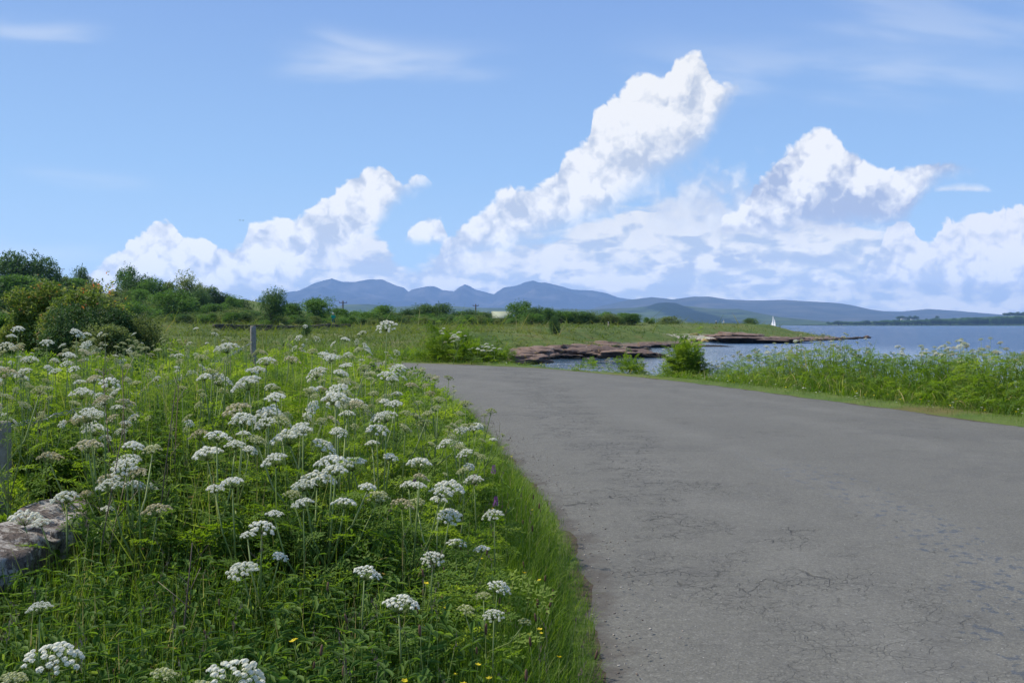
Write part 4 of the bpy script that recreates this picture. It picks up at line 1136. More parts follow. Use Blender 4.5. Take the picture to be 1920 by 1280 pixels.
# ================================================================== people
skinm = mat('skin', lambda N, o: principled(N, o, (0.55, 0.34, 0.26), 0.6)); 
def cloth(name, c_): return mat(name, lambda N, o: principled(N, o, N.mix(N.noise(objco(N), 6.0, 3.0), tuple(q * .85 for q in c_), c_), 0.85, 0.15))
def skin_obj(name, verts, edges, rad, m_, parent, root=0, sub=2):
    me = bpy.data.meshes.new(name); me.from_pydata([tuple(v_) for v_ in verts], edges, []); me.update()
    o = obj(name, me, parent)
    sk = o.modifiers.new('skin', 'SKIN')
    if not me.skin_vertices: me.attributes  # layer is made with the modifier below
    if len(me.skin_vertices) == 0:
        bm = bmesh.new(); bm.from_mesh(me); bm.verts.layers.skin.verify(); bm.to_mesh(me); bm.free()
    dat = me.skin_vertices[0].data
    for i, r_ in enumerate(rad):
        rr = r_ if isinstance(r_, tuple) else (r_, r_); dat[i].radius = rr; dat[i].use_root = (i == root)
    s_ = o.modifiers.new('sub', 'SUBSURF'); s_.levels = sub; s_.render_levels = sub
    me.materials.append(m_)
    return o
def person(loc, rz, lab, top, legs, hat, stride=0.22, armpose=0, bare_calf=False, scale=1.0):
    e = empty('person', loc, rz, scale)
    J = {'pelvis': (0, 0, .96), 'spine': (0, .01, 1.15), 'chest': (0, .02, 1.36), 'neck': (0, .02, 1.50), 'nk2': (0, .03, 1.56), 'head': (0, .045, 1.66), 'crown': (0, .03, 1.75)}
    ed = [('pelvis', 'spine'), ('spine', 'chest'), ('chest', 'neck'), ('neck', 'nk2'), ('nk2', 'head'), ('head', 'crown')]
    rd = {'pelvis': (.15, .11), 'spine': (.13, .10), 'chest': (.16, .11), 'neck': .06, 'nk2': .055, 'head': (.082, .098), 'crown': .07}
    for s_, n in ((-1, 'l'), (1, 'r')):
        st = stride * s_
        J.update({n + 'hip': (.09 * s_, 0, .92), n + 'knee': (.10 * s_, st * .5 + .04, .50), n + 'ank': (.10 * s_, st, .09), n + 'toe': (.11 * s_, st + .17, .04)})
        rd.update({n + 'hip': .09, n + 'knee': .058, n + 'ank': .038, n + 'toe': (.04, .03)})
        ed += [('pelvis', n + 'hip'), (n + 'hip', n + 'knee'), (n + 'knee', n + 'ank'), (n + 'ank', n + 'toe')]
        hz, hy = ((1.02, .12 - st * .5) if not armpose else (1.30, .36))
        ex = .27 if not armpose else .26
        J.update({n + 'sh': (.19 * s_, .01, 1.42), n + 'elb': (ex * s_, -.02 - st * .2 if not armpose else .06, 1.17), n + 'wr': ((.29 if not armpose else .10) * s_, hy, hz - .08), n + 'palm': ((.29 if not armpose else .07) * s_, hy + .03, hz - .15 if not armpose else hz - .04)})
        rd.update({n + 'sh': .062, n + 'elb': .042, n + 'wr': .028, n + 'palm': (.035, .02)})
        ed += [('chest', n + 'sh'), (n + 'sh', n + 'elb'), (n + 'elb', n + 'wr'), (n + 'wr', n + 'palm')]
        p = np.array(J[n + 'palm']); dd = p - np.array(J[n + 'wr']); dd /= np.linalg.norm(dd)
        for f in range(5):
            off = (f - 2) * .014; L = (.055, .085, .09, .082, .065)[f]
            side = np.array([0, 1, 0]) if not armpose else np.array([0, 0, 1])
            a = p + side * off + dd * (.02 if f else -.01); b_ = a + dd * L * .5 + side * off * .4 + np.array([-.006 * s_, 0, 0]); c_ = b_ + dd * L * .45 + np.array([-.014 * s_, 0, 0])
            if f == 0: b_ = a + side * -.03 + dd * .02; c_ = b_ + dd * .03 + side * -.008
            for q, P in (('a', a), ('b', b_), ('c', c_)): J[f'{n}f{f}{q}'] = tuple(P); rd[f'{n}f{f}{q}'] = .008
            ed += [(n + 'palm', f'{n}f{f}a'), (f'{n}f{f}a', f'{n}f{f}b'), (f'{n}f{f}b', f'{n}f{f}c')]
    ks = list(J); ix_ = {k_: i for i, k_ in enumerate(ks)}
    skin_obj('body', [J[k_] for k_ in ks], [(ix_[a], ix_[b_]) for a, b_ in ed], [rd[k_] for k_ in ks], skinm, e)
    def sub(names, edges, grow, name, m_, extra=None):
        vs = [J[n] for n in names]; ii_ = {n: i for i, n in enumerate(names)}
        rr = [tuple((q + grow) for q in (rd[n] if isinstance(rd[n], tuple) else (rd[n], rd[n]))) for n in names]
        return skin_obj(name, vs, [(ii_[a], ii_[b_]) for a, b_ in edges], rr, m_, e)
    sub(['pelvis', 'spine', 'chest', 'neck', 'lsh', 'lelb', 'lwr', 'rsh', 'relb', 'rwr'], [('pelvis', 'spine'), ('spine', 'chest'), ('chest', 'neck'), ('chest', 'lsh'), ('lsh', 'lelb'), ('lelb', 'lwr'), ('chest', 'rsh'), ('rsh', 'relb'), ('relb', 'rwr')], .028, 'jacket', top)
    tn = ['pelvis', 'lhip', 'lknee', 'rhip', 'rknee'] + ([] if bare_calf else ['lank', 'rank'])
    te = [('pelvis', 'lhip'), ('lhip', 'lknee'), ('pelvis', 'rhip'), ('rhip', 'rknee')] + ([] if bare_calf else [('lknee', 'lank'), ('rknee', 'rank')])
    sub(tn, te, .022, 'trousers', legs)
    g = Geo()
    hx = np.array(J['head']) + (0, -.01, .03)
    ringp = [(-.01, .112), (.03, .112), (.07, .10), (.10, .065), (.115, .01)]
    g.tube([hx + (0, 0, z_) for z_, _ in ringp], [r_ for _, r_ in ringp], 14)
    g.tube([hx + (0, .03, -.012), hx + (0, .03, .0)], [.15, .14], 14)
    obj('hat', g.mesh('hat', hat, True), e)
    g = Geo()   # face: nose, eyes, mouth
    fc = np.array(J['head']) + (0, .095, 0)
    g.tube([fc + (0, -.01, .03), fc + (0, .018, -.01), fc + (0, -.005, -.018)], [.008, .013, .010], 6); obj('nose', g.mesh('nose', skinm, True), e)
    g = Geo(); g.tube([fc + (-.025, -.008, -.045), fc + (.025, -.008, -.045)], [.006, .006], 5); obj('mouth', g.mesh('mouth', mat('lips', lambda N, o: principled(N, o, (0.35, 0.13, 0.11), 0.6))), e)
    for s_ in (-1, 1):
        g = Geo(); c0 = fc + (s_ * .033, -.012, .018); g.tube([c0 + (0, -.006, 0), c0, c0 + (0, .006, 0)], [.004, .010, .003], 8); obj('eye', g.mesh('eye', darkg, True), e)
    return tag(e, lab, 'person')
teal = cloth('teal_cloth', (0.02, 0.34, 0.26)); tealdark = cloth('dark_teal_cloth', (0.02, 0.10, 0.13)); hatw = cloth('white_cloth', (0.75, 0.74, 0.70))
brown = cloth('olive_brown_cloth', (0.16, 0.12, 0.08)); navy = cloth('dark_navy_cloth', (0.025, 0.03, 0.05)); paleblue = cloth('pale_blue_cloth', (0.45, 0.52, 0.60)); beige = cloth('beige_cloth', (0.42, 0.36, 0.28))
xg = from_px(625, 0, 133); person((xg, 133, EYE + (HZ - 612.5) / FPX * 133), R(12), 'person in a green jacket and pale hat walking through the meadow', teal, tealdark, hatw, 0.16, 1, True, 1.04)
xg = from_px(1343, 0, 240); person((xg, 240, EYE - (615.0 - HZ) / FPX * 240), R(60), 'person in brown with a white cap on the headland path, left of two', brown, brown, hatw, 0.2)
xg = from_px(1357, 0, 243); person((xg, 243, EYE - (614.0 - HZ) / FPX * 243), R(-40), 'person in a pale top and dark trousers on the headland path, right of two', paleblue, navy, hatw, 0.2)
xg = from_px(1141, 0, 172); person((xg, 172, EYE - (621.0 - HZ) / FPX * 172), R(100), 'person in beige with a white cap half hidden in the meadow grass', beige, brown, hatw, 0.15, 0, False, 0.92)
# ================================================================== plants
umb_green = leafmat('umbel_foliage', (0.065, 0.13, 0.020), (0.15, 0.26, 0.04), (0.28, 0.38, 0.08), 0.5)
herb_dark = leafmat('herb_foliage', (0.045, 0.10, 0.018), (0.115, 0.215, 0.04), (0.24, 0.34, 0.085), 0.5, tip=(0.26, 0.15, 0.08))
grassm = leafmat('grass_blade', (0.045, 0.10, 0.015), (0.11, 0.21, 0.03), (0.21, 0.30, 0.06), 0.5, tip=(0.36, 0.33, 0.16))
meadowm = leafmat('meadow_grass', (0.05, 0.095, 0.02), (0.115, 0.165, 0.032), (0.21, 0.21, 0.075), 0.45, tip=(0.30, 0.20, 0.12))
stemm = leafmat('green_stem', (0.10, 0.17, 0.04), (0.22, 0.30, 0.09), (0.42, 0.48, 0.22), 0.15)
petal = leafmat('white_florets', (0.52, 0.54, 0.40), (0.74, 0.74, 0.64), (0.84, 0.83, 0.76), 0.30, 0.7, 0.1)
petal_green = leafmat('green_florets', (0.22, 0.26, 0.08), (0.42, 0.45, 0.22), (0.66, 0.66, 0.46), 0.3, 0.7, 0.1)
petal_brown = leafmat('faded_florets', (0.28, 0.25, 0.13), (0.50, 0.46, 0.28), (0.70, 0.67, 0.52), 0.3, 0.7, 0.1)
yellowm = leafmat('yellow_petal', (0.60, 0.45, 0.01), (0.75, 0.60, 0.02), (0.80, 0.70, 0.05), 0.3)
purplem = leafmat('purple_petal', (0.13, 0.03, 0.16), (0.26, 0.07, 0.30), (0.42, 0.18, 0.48), 0.3)
brownm = leafmat('brown_seed', (0.10, 0.055, 0.035), (0.19, 0.11, 0.07), (0.32, 0.22, 0.15), 0.2)
twigm = leafmat('dry_stem', (0.09, 0.07, 0.05), (0.20, 0.16, 0.11), (0.36, 0.31, 0.22), 0.1)

def umbel_mesh(seed, n, radius, head, mfl, rays_mat, bub=11):
    """compound umbel: rays from one point, each ending in a little dome of florets; origin at the top of the stem"""
    r = np.random.default_rng(seed); fl = Geo(); ry = Geo()
    ga = 2.39996
    for i in range(n):
        q = math.sqrt((i + .5) / n); a = i * ga + r.normal(0, .15); rr = radius * q * r.uniform(.9, 1.1)
        h = radius * (0.85 - 0.50 * q * q) * r.uniform(.92, 1.08)
        c_ = np.array([math.cos(a) * rr, math.sin(a) * rr, h]); up = c_ / np.linalg.norm(c_) * .45 + np.array([0, 0, .75]); up /= np.linalg.norm(up)
        ry.tube([(0, 0, 0), c_ * .55 + (0, 0, -.05 * radius), c_], [.0011, .0009, .0007], 3, r.uniform(.3, .7))
        hd = head * r.uniform(.78, 1.2)
        # floret dome: many tiny petals over a half ball
        k = bub
        for j in range(k):
            t = (j + .5) / k; th = math.acos(1 - t * .95); ph = j * ga + r.uniform(0, .5)
            d = np.array([math.sin(th) * math.cos(ph), math.sin(th) * math.sin(ph), math.cos(th) * .62])
            x_ = np.cross(up, (0.3, 1, 0.1)); x_ /= np.linalg.norm(x_); y_ = np.cross(up, x_)
            D = x_ * d[0] + y_ * d[1] + up * d[2]; p_ = c_ + D * hd
            u = np.cross(D, r.normal(size=3)); u /= np.linalg.norm(u); w = np.cross(D, u); w /= np.linalg.norm(w) + 1e-9; sz = hd * .52
            fl.add([p_ + u * sz, p_ + w * sz, p_ - u * sz, p_ - w * sz, p_ + D / np.linalg.norm(D) * sz * .35], [(0, 1, 4), (1, 2, 4), (2, 3, 4), (3, 0, 4)], float(np.clip(.5 + r.normal(0, .2) + .15 * d[2], 0, 1)))
        nd = 5
        ry.add([c_ + np.array([math.cos(z) * hd * .5, math.sin(z) * hd * .5, -.1 * hd]) for z in np.linspace(0, 6.28, nd + 1)[:-1]] + [c_ + up * hd * .25], [(j, (j + 1) % nd, nd) for j in range(nd)], .6)
    V1, F1, v1 = fl.arrays(); V2, F2, v2 = ry.arrays()
    me = mesh_np('flower_head', np.concatenate([V1, V2]), np.concatenate([F1, F2 + len(V1)]), np.concatenate([v1, v2]), mfl)
    me.materials.append(rays_mat)
    mi = np.zeros(len(me.polygons), np.int32); mi[len(F1):] = 1
    me.polygons.foreach_set('material_index', mi)
    return me
UW = [umbel_mesh(100 + i, int(n * 1.25), rr, hd * .80, petal, stemm) for i, (n, rr, hd) in enumerate(((26, .068, .0120), (21, .058, .0122), (30, .078, .0122), (17, .050, .0115), (13, .048, .0108), (8, .046, .0150), (34, .080, .0105)))]
UG = [umbel_mesh(200 + i, n, rr, hd, petal_green, stemm, 8) for i, (n, rr, hd) in enumerate(((22, .048, .0085), (26, .056, .009), (16, .040, .008)))]
UB = [umbel_mesh(300 + i, n, rr, hd, petal_brown, stemm, 9) for i, (n, rr, hd) in enumerate(((24, .062, .0095), (20, .054, .0095)))]

def frondT(seed, L=0.30, pairs=6, sub=4, lf=0.030, lw=0.42):
    """divided leaf: rachis with side branches of small leaflets, lying along +Y, drooping"""
    r = np.random.default_rng(seed); g = Geo(); lt = leafT(.3, lw)
    pt = lambda t: np.array([0, L * t, L * (.35 * t - .42 * t * t)])
    g.tube([pt(0), pt(.5), pt(1)], [.0022, .0016, .0006], 3, .6)
    def leaflet(p_, a, s_, e=0.0):
        M = rotz(a)[None] @ rotx(e + r.normal(0, .35))[None] @ rotz(r.normal(0, .1))[None] * s_
        g.rep((lt[0], lt[1], lt[2]), M, p_[None], np.array([.5 + r.normal(0, .09)]))
    for i in range(pairs):
        t = .25 + .72 * i / pairs; b_ = pt(t); len_ = L * .42 * (1 - .75 * t + .1)
        for s_ in (-1, 1):
            a = -s_ * (1.05 - .3 * t)
            d = np.array([math.sin(-a), math.cos(a), -.15 + r.normal(0, .12)])
            for k in range(sub):
                q = b_ + d * len_ * (k + 1) / sub
                for z in (-1, 1): leaflet(q, a + z * .75, lf * r.uniform(.7, 1.1) * (1 - .08 * k))
            leaflet(b_ + d * len_, a, lf)
    leaflet(pt(.95), 0, lf * 1.1)
    return g.arrays()
FR = [frondT(i) for i in range(4)]                                  # fine parsley-like leaf
FRS = [frondT(10 + i, .26, 4, 2, .045, .5) for i in range(3)]       # simplified for further off
FERN = [frondT(20 + i, .55, 14, 1, .07, .22) for i in range(2)]

def broadT(seed, h=0.42, pairs=6, L=.075, w=.55):
    """upright stem with opposite pairs of broad toothed leaves (nettle, bramble)"""
    r = np.random.default_rng(seed); g = Geo()
    top = np.array([r.normal(0, .05), r.normal(0, .05), h])
    g.tube([(0, 0, 0), top * .5 + r.normal(0, .01, 3), top], [.0028, .0022, .0012], 4, .55)
    lw = []
    V = [(0, 0, 0)]; ns = 6
    for s_ in (-1, 1):
        for i in range(1, ns): 
            t = i / ns; ww = w * .5 * math.sin(math.pi * t ** .75) * (1.0 if i % 2 else .82); V.append((s_ * ww, t, .10 * ww * 2 - .22 * t * t))
    V.append((0, 1, -.24)); mid_ = [(0, i / ns, -.06 - .2 * (i / ns) ** 2) for i in range(1, ns)]; V += mid_; V = np.array(V)
    tipi = 2 * (ns - 1) + 1; m0 = tipi + 1; Fc = []
    for s_, o_ in ((0, 1), (1, ns)):
        for i in range(ns - 2): a, b_ = o_ + i, o_ + i + 1; c_, d_ = m0 + i, m0 + i + 1; Fc += [(a, b_, d_), (a, d_, c_)]
        Fc += [(0, o_, m0), (o_ + ns - 2, tipi, m0 + ns - 2)]
    T = (V, np.array(Fc), np.full(len(V), .5))
    for i in range(pairs):
        t = .22 + .78 * i / (pairs - 1); p_ = top * t; a0 = i * 1.57 + r.normal(0, .2); s_ = L * (1.15 - .55 * t) * r.uniform(.85, 1.15)
        for z in (0, 1):
            M = rotz(a0 + z * math.pi) @ rotx(r.normal(.15, .22)) * s_
            g.rep(T, M[None], p_[None], np.array([.5 + r.normal(0, .08) + .10 * t]))
    return g.arrays()
BR = [broadT(i) for i in range(4)]
DOCK = [broadT(9 + i, .30, 4, .16, .42) for i in range(2)]

def bladeT(bend, w=.011, seg=3):
    V = []; F = []
    for i in range(seg):
        t = i / seg; x_ = bend * t * t; ww = w * (1 - t * .65)
        V += [(x_, -ww, t * (1 - .22 * bend * t)), (x_, ww, t * (1 - .22 * bend * t))]
    V.append((bend, 0, 1 - .22 * bend)); 
    for i in range(seg - 1): a = 2 * i; F += [(a, a + 1, a + 3), (a, a + 3, a + 2)]
    F.append((2 * seg - 2, 2 * seg - 1, 2 * seg))
    v = np.array([.38 + .20 * (i // 2) / seg for i in range(2 * seg)] + [.62])
    return np.array(V, float), np.array(F), v
BL = [bladeT(b_) for b_ in (.12, .3, .55, .8)]

def in_view(n, px0, px1, y0, y1, power=1.0):
    """points spread evenly over a fan of the land in front of the viewer"""
    Y = np.exp(rng.uniform(0, 1, n) ** power * (math.log(y1) - math.log(y0)) + math.log(y0)); px = rng.uniform(px0, px1, n)
    return (px - 960) / FPX * Y, Y

def edge_dist(x, y):
    """distance to the left of the road edge (positive = on the verge)"""
    return -poly_sd(x, y, ROADPOLY)

def canopy(x, y):
    """height of the herb layer left of the road"""
    e = edge_dist(x, y)
    h = .16 + .22 * smooth01(e, .0, .5) + .28 * smooth01(e, .6, 1.3) + .45 * smooth01(e, 1.0, 2.2) * smooth01(y, 4.2, 6.5)
    h = h * (1 + .35 * fbm(x / .9, y / .9, 3, 61))
    h = np.where(y < 4.6, np.minimum(h, .34 + .16 * smooth01(y, 2.5, 4.6)), h)
    h = np.where((x < -2.3) & (y < 6.2), np.minimum(h, .48), h)
    h = h * (1 - .35 * smooth01(y, 13, 24))
    h = np.where((x < -2.0) & (y < 5.3), np.minimum(h, .34), h)
    cap = (.96 + .24 * smooth01(y, 5, 8) * smooth01(x, -3.4, -2.2)) * (1 - .22 * smooth01(y, 13, 22)) + .38 * fbm(x / 1.0, y / 1.0, 3, 63)
    return np.maximum(np.minimum(h, cap - ground_z(x, y)), .12)

def strew(g, temps, x, y, z, sc, v, tilt=.25, rzr=None, nonuni=None):
    k = len(x); pick = rng.integers(0, len(temps), k)
    for j, T in enumerate(temps):
        m_ = pick == j; n = m_.sum()
        if not n: continue
        rz = rng.uniform(0, 6.283, n) if rzr is None else rzr[m_]
        M = rotz(rng.uniform(0, 6.28, n)) @ rotx(rng.normal(0, tilt, n)) @ rotz(rz) * sc[m_][:, None, None]
        if nonuni is not None: M = M * np.array([1, 1, 1.0])[None, None, :] ; M[:, :, :2] *= nonuni[m_][:, None, None]
        g.rep(T, M, np.stack([x[m_], y[m_], z[m_]], -1), v[m_])

LEFT = lambda x, y: (edge_dist(x, y) > 0) & (x < RRx(y))
def RRx(y): return np.interp(y, RR[:, 1][:-1], RR[:, 0][:-1])
def left_side(x, y):
    xl = np.interp(y, RL[:, 1], RL[:, 0]); return (x < xl) & (edge_dist(x, y) > -.05)

# ---- 1. road-edge grass (uncountable)
g = Geo()
x, y = in_view(230000, -250, 1180, 2.2, 34, .8); e = edge_dist(x, y); ls = left_side(x, y)
keep = ls & (e > -.10 + .7 * fbm(x / .35, y / .35, 3, 77)) & (rng.random(len(x)) < np.where(e < 1.5, 1.0, .45)); x, y, e = x[keep], y[keep], e[keep]
L_b = (.10 + .28 * smooth01(e, .0, .55) + .12 * smooth01(e, 1.0, 1.8)) * rng.uniform(.55, 1.25, len(x)) * (1 + .25 * (canopy(x, y) - .4))
lod = 1 + smooth01(y, 6, 26) * 3.2
strew(g, BL, x, y, ground_z(x, y) - .01, L_b, .42 + rng.normal(0, .17, len(x)) + .35 * (rng.random(len(x)) < .035), .26, nonuni=lod * rng.uniform(.5, .95, len(x)) * np.clip(.28 / L_b, .6, 1.5))
x, y = in_view(17000, -250, 1000, 2.4, 18, .8); e = edge_dist(x, y); keep = left_side(x, y) & (e > .8); x, y = x[keep], y[keep]
cz = canopy(x, y); strew(g, BL, x, y, ground_z(x, y), np.maximum(cz, .3) * rng.uniform(.9, 1.45, len(x)), .62 + rng.normal(0, .2, len(x)), .33, nonuni=(.55 + smooth01(y, 6, 16) * .8) / np.maximum(cz, .3) ** .8 * .45 * rng.uniform(.6, 1.2, len(x)))
tag(obj('grass', g.mesh('grass', grassm)), 'tall fine green grass along the left edge of the road', 'grass', kind='stuff')

# ---- 2. herb layer of divided leaves
g = Geo(); g2 = Geo()
x, y = in_view(13500, -260, 1000, 2.6, 11, .9); e = edge_dist(x, y); m_ = left_side(x, y) & (e > .5 + .35 * rng.random(len(x))); x, y = x[m_], y[m_]
h = canopy(x, y); z = ground_z(x, y) + h * rng.uniform(.25, 1.0, len(x)) ** .8
patch = fbm(x / 1.1, y / 1.1, 3, 71) + .10 * smooth01(y, 6.5, 4.0)
fine = patch < .06
sc = rng.uniform(.6, 1.15, len(x))
strew(g, FR, x[fine], y[fine], z[fine], sc[fine] * .9, .47 + rng.normal(0, .2, fine.sum()), .5)
xb_n, yb_n = x[~fine], y[~fine]
x, y = in_view(15000, -260, 900, 10, 34, .9); m_ = left_side(x, y) & (edge_dist(x, y) > .6); x, y = x[m_], y[m_]
z = ground_z(x, y) + canopy(x, y) * rng.uniform(.3, 1.0, len(x))
strew(g, FRS, x, y, z, rng.uniform(.7, 1.4, len(x)) * (1 + smooth01(y, 12, 30) * .8), .54 + rng.normal(0, .15, len(x)), .6)
tag(obj('herb_foliage', g.mesh('herb_foliage', umb_green)), 'bright green finely divided herb leaves filling the bank under the white flowers', 'foliage', kind='stuff')
# ---- 3. nettles and broad leaves, mostly at the bottom left
n = len(xb_n); strew(g2, BR, xb_n, yb_n, ground_z(xb_n, yb_n) + np.maximum(0, canopy(xb_n, yb_n) - .44) * .9, rng.uniform(.65, 1.15, n), .46 + rng.normal(0, .13, n), .28)
x, y = in_view(1500, -260, 800, 2.4, 6.5, .9); m_ = left_side(x, y) & (edge_dist(x, y) > .8); x, y = x[m_], y[m_]
strew(g2, BR, x, y, ground_z(x, y) - .03, rng.uniform(.65, 1.1, len(x)), .42 + rng.normal(0, .13, len(x)), .25)
x, y = in_view(420, -260, 760, 2.6, 7, .9); m_ = left_side(x, y) & (edge_dist(x, y) > .8); x, y = x[m_], y[m_]
strew(g2, DOCK, x, y, ground_z(x, y), rng.uniform(.7, 1.2, len(x)), .5 + rng.normal(0, .12, len(x)), .25)
tag(obj('nettle_foliage', g2.mesh('nettle_foliage', herb_dark)), 'darker broad nettle and bramble leaves at the foot of the bank', 'foliage', kind='stuff')

# ---- 4. ferns beyond the wall
for k, (px, py, Y, s_) in enumerate(((55, 850, 6.6, 1.0), (95, 830, 7.4, .9), (20, 800, 7.6, 1.0), (150, 790, 8.2, .8), (70, 770, 8.5, .9))):
    g = Geo(); x0 = from_px(px, 0, Y); n = 9
    for q in range(n):
        M = rotz(q * 6.283 / n + rng.normal(0, .2)) @ rotx(rng.uniform(.55, .95)) * s_ * rng.uniform(.9, 1.3)
        g.rep(FERN[q % 2], M[None], np.zeros((1, 3)), np.array([.6 + rng.normal(0, .08)]))
    zz_ = float(ground_z(np.array([x0]), np.array([Y]))[0]); o = obj('fern', g.mesh('fern', umb_green)); o.location = (x0, Y, zz_ + .12)
    tag(o, 'bright green fern among the plants beyond the broken wall at the left edge', 'fern', 'ferns behind the wall')

# ---- 5. meadow grass beyond, coarser with distance
g = Geo()
x, y = in_view(110000, -300, 1560, 15, 262, .9)
e = edge_dist(x, y); sdv = poly_sd(x, y, SHORE)
wl = np.interp(y, WALLLINE[:, 1], WALLLINE[:, 0])
m_ = (e > .15) & (sdv > np.where(y < 93, 1.6, 4.2)) & ((y > 34) | (x < wl + .3) | (x > RRx(y) + 8)); x, y = x[m_], y[m_]
z = ground_z(x, y); Lm = (.26 + .30 * rng.random(len(x))) * (1 + .5 * fbm(x / 6, y / 6, 3, 81)); 
Lm = np.where((y > 30) & (y < 46), Lm * .55, Lm) * np.where((y > 34) & (y < 95) & (x > -1.5), .4, 1)
wl_ = (1.6 + smooth01(y, 20, 150) * 13)
strew(g, BL, x, y, z - .02, Lm, .44 + .95 * fbm(x / 9, y / 5, 4, 83) + rng.normal(0, .13, len(x)), .3, nonuni=wl_ * rng.uniform(.5, 1.0, len(x)))
tag(obj('meadow_grass', g.mesh('meadow_grass', meadowm)), 'rough flowering grass of the meadow across the road', 'grass', kind='stuff')

# ---- 6. grass of the seaward verge
def right_canopy(x, y):
    px = 960 + x / y * FPX
    top = np.interp(px, [980, 1130, 1150, 1180, 1205, 1235, 1262, 1300, 1335, 1350, 1400, 1450, 1500, 1560, 1620, 1650, 1700, 1760, 1820, 1920, 2300], [690, 690, 676, 672, 690, 690, 652, 652, 688, 676, 664, 655, 648, 645, 652, 664, 668, 662, 655, 660, 660])
    return EYE + (HZ - top) / FPX * y
g = Geo()
Pm = resample(RR, 3000); dn = np.gradient(Pm, axis=0); dn /= np.linalg.norm(dn, axis=1)[:, None]; nrm = np.stack([dn[:, 1], -dn[:, 0]], -1)
if (nrm[1500] @ np.array([1, 0])) < 0: nrm = -nrm
k = 95000; ii_ = rng.integers(0, 3000, k); off = rng.uniform(0, 1, k) ** 1.3 * 5.0 + .0
px_ = Pm[ii_] + nrm[ii_] * off[:, None]; x, y = px_[:, 0], px_[:, 1]
m_ = (y > 10) & (y < 50) & (x > -16) & (poly_sd(x, y, SHORE) > 1.2) & (edge_dist(x, y) > .03); x, y, off = x[m_], y[m_], off[m_]
Lb = np.where((y > 30.5) & (x > -1.5), .55, 1.0) * (.07 + .13 * smooth01(off, .2, 1.0) + .12 * smooth01(off, .9, 2.5)) * rng.uniform(.6, 1.3, len(x))
strew(g, BL, x, y, ground_z(x, y) - .01, Lb, .50 + rng.normal(0, .15, len(x)) + .3 * (rng.random(len(x)) < .05), .35, nonuni=(2.2 + smooth01(y, 15, 45) * 5) * rng.uniform(.5, 1, len(x)))
k = 52000; ii_ = rng.integers(0, 3000, k); off = rng.uniform(.9, 4.4, k)
px_ = Pm[ii_] + nrm[ii_] * off[:, None]; x, y = px_[:, 0], px_[:, 1]
m_ = (y > 11) & (y < 31) & (poly_sd(x, y, SHORE) > .5); x, y, off = x[m_], y[m_], off[m_]
zt_ = right_canopy(x, y) - ground_z(x, y); Lt = np.clip(zt_, .2, 1.3) * rng.uniform(.35, 1.12, len(x)) * (.35 + .65 * smooth01(off, 1.0, 2.6))
strew(g, BL, x, y, ground_z(x, y), Lt, .56 + rng.normal(0, .2, len(x)) + .3 * (rng.random(len(x)) < .08), .2, nonuni=1.9 / np.maximum(Lt, .2) ** .7 * rng.uniform(.5, 1, len(x)))
tag(obj('verge_grass', g.mesh('verge_grass', grassm)), 'short grass verge along the seaward edge of the road', 'grass', kind='stuff')

# ---- 7. herb foliage of the seaward verge
g = Geo()
k = 38000; ii_ = rng.integers(0, 3000, k); off = rng.uniform(.8, 4.6, k)
px_ = Pm[ii_] + nrm[ii_] * off[:, None]; x, y = px_[:, 0], px_[:, 1]
zt = right_canopy(x, np.maximum(y, 1)); zg = ground_z(x, y)
bw = np.interp(960 + x / np.maximum(y, 1) * FPX, [1100, 1200, 1240, 1320, 1400, 1600, 1920], [3, 3, 1.6, 1.6, 1.3, 1.1, .95])
m_ = (y > 11) & (y < 42) & (x > 0) & (poly_sd(x, y, SHORE) > .3) & (off > bw + rng.normal(0, .15, k)) & (zt - zg > .22); x, y, off, zt, zg, bw = x[m_], y[m_], off[m_], zt[m_], zg[m_], bw[m_]
hh = np.minimum(zt - zg - .06, .35 + .95 * smooth01(off - bw, 0, 1.1)) * (1 + .25 * fbm(x / .8, y / .8, 3, 91))
z = zg + hh * rng.uniform(.05, 1.0, len(x)) ** .75
strew(g, FRS + FR[:1], x, y, z, rng.uniform(.55, 1.2, len(x)), .44 + .9 * fbm(x / 1.2, y / 1.2, 3, 95) + rng.normal(0, .13, len(x)), .7)
tag(obj('verge_herbs', g.mesh('verge_herbs', umb_green)), 'dense green umbellifer foliage standing between the road and the sea', 'foliage', kind='stuff')

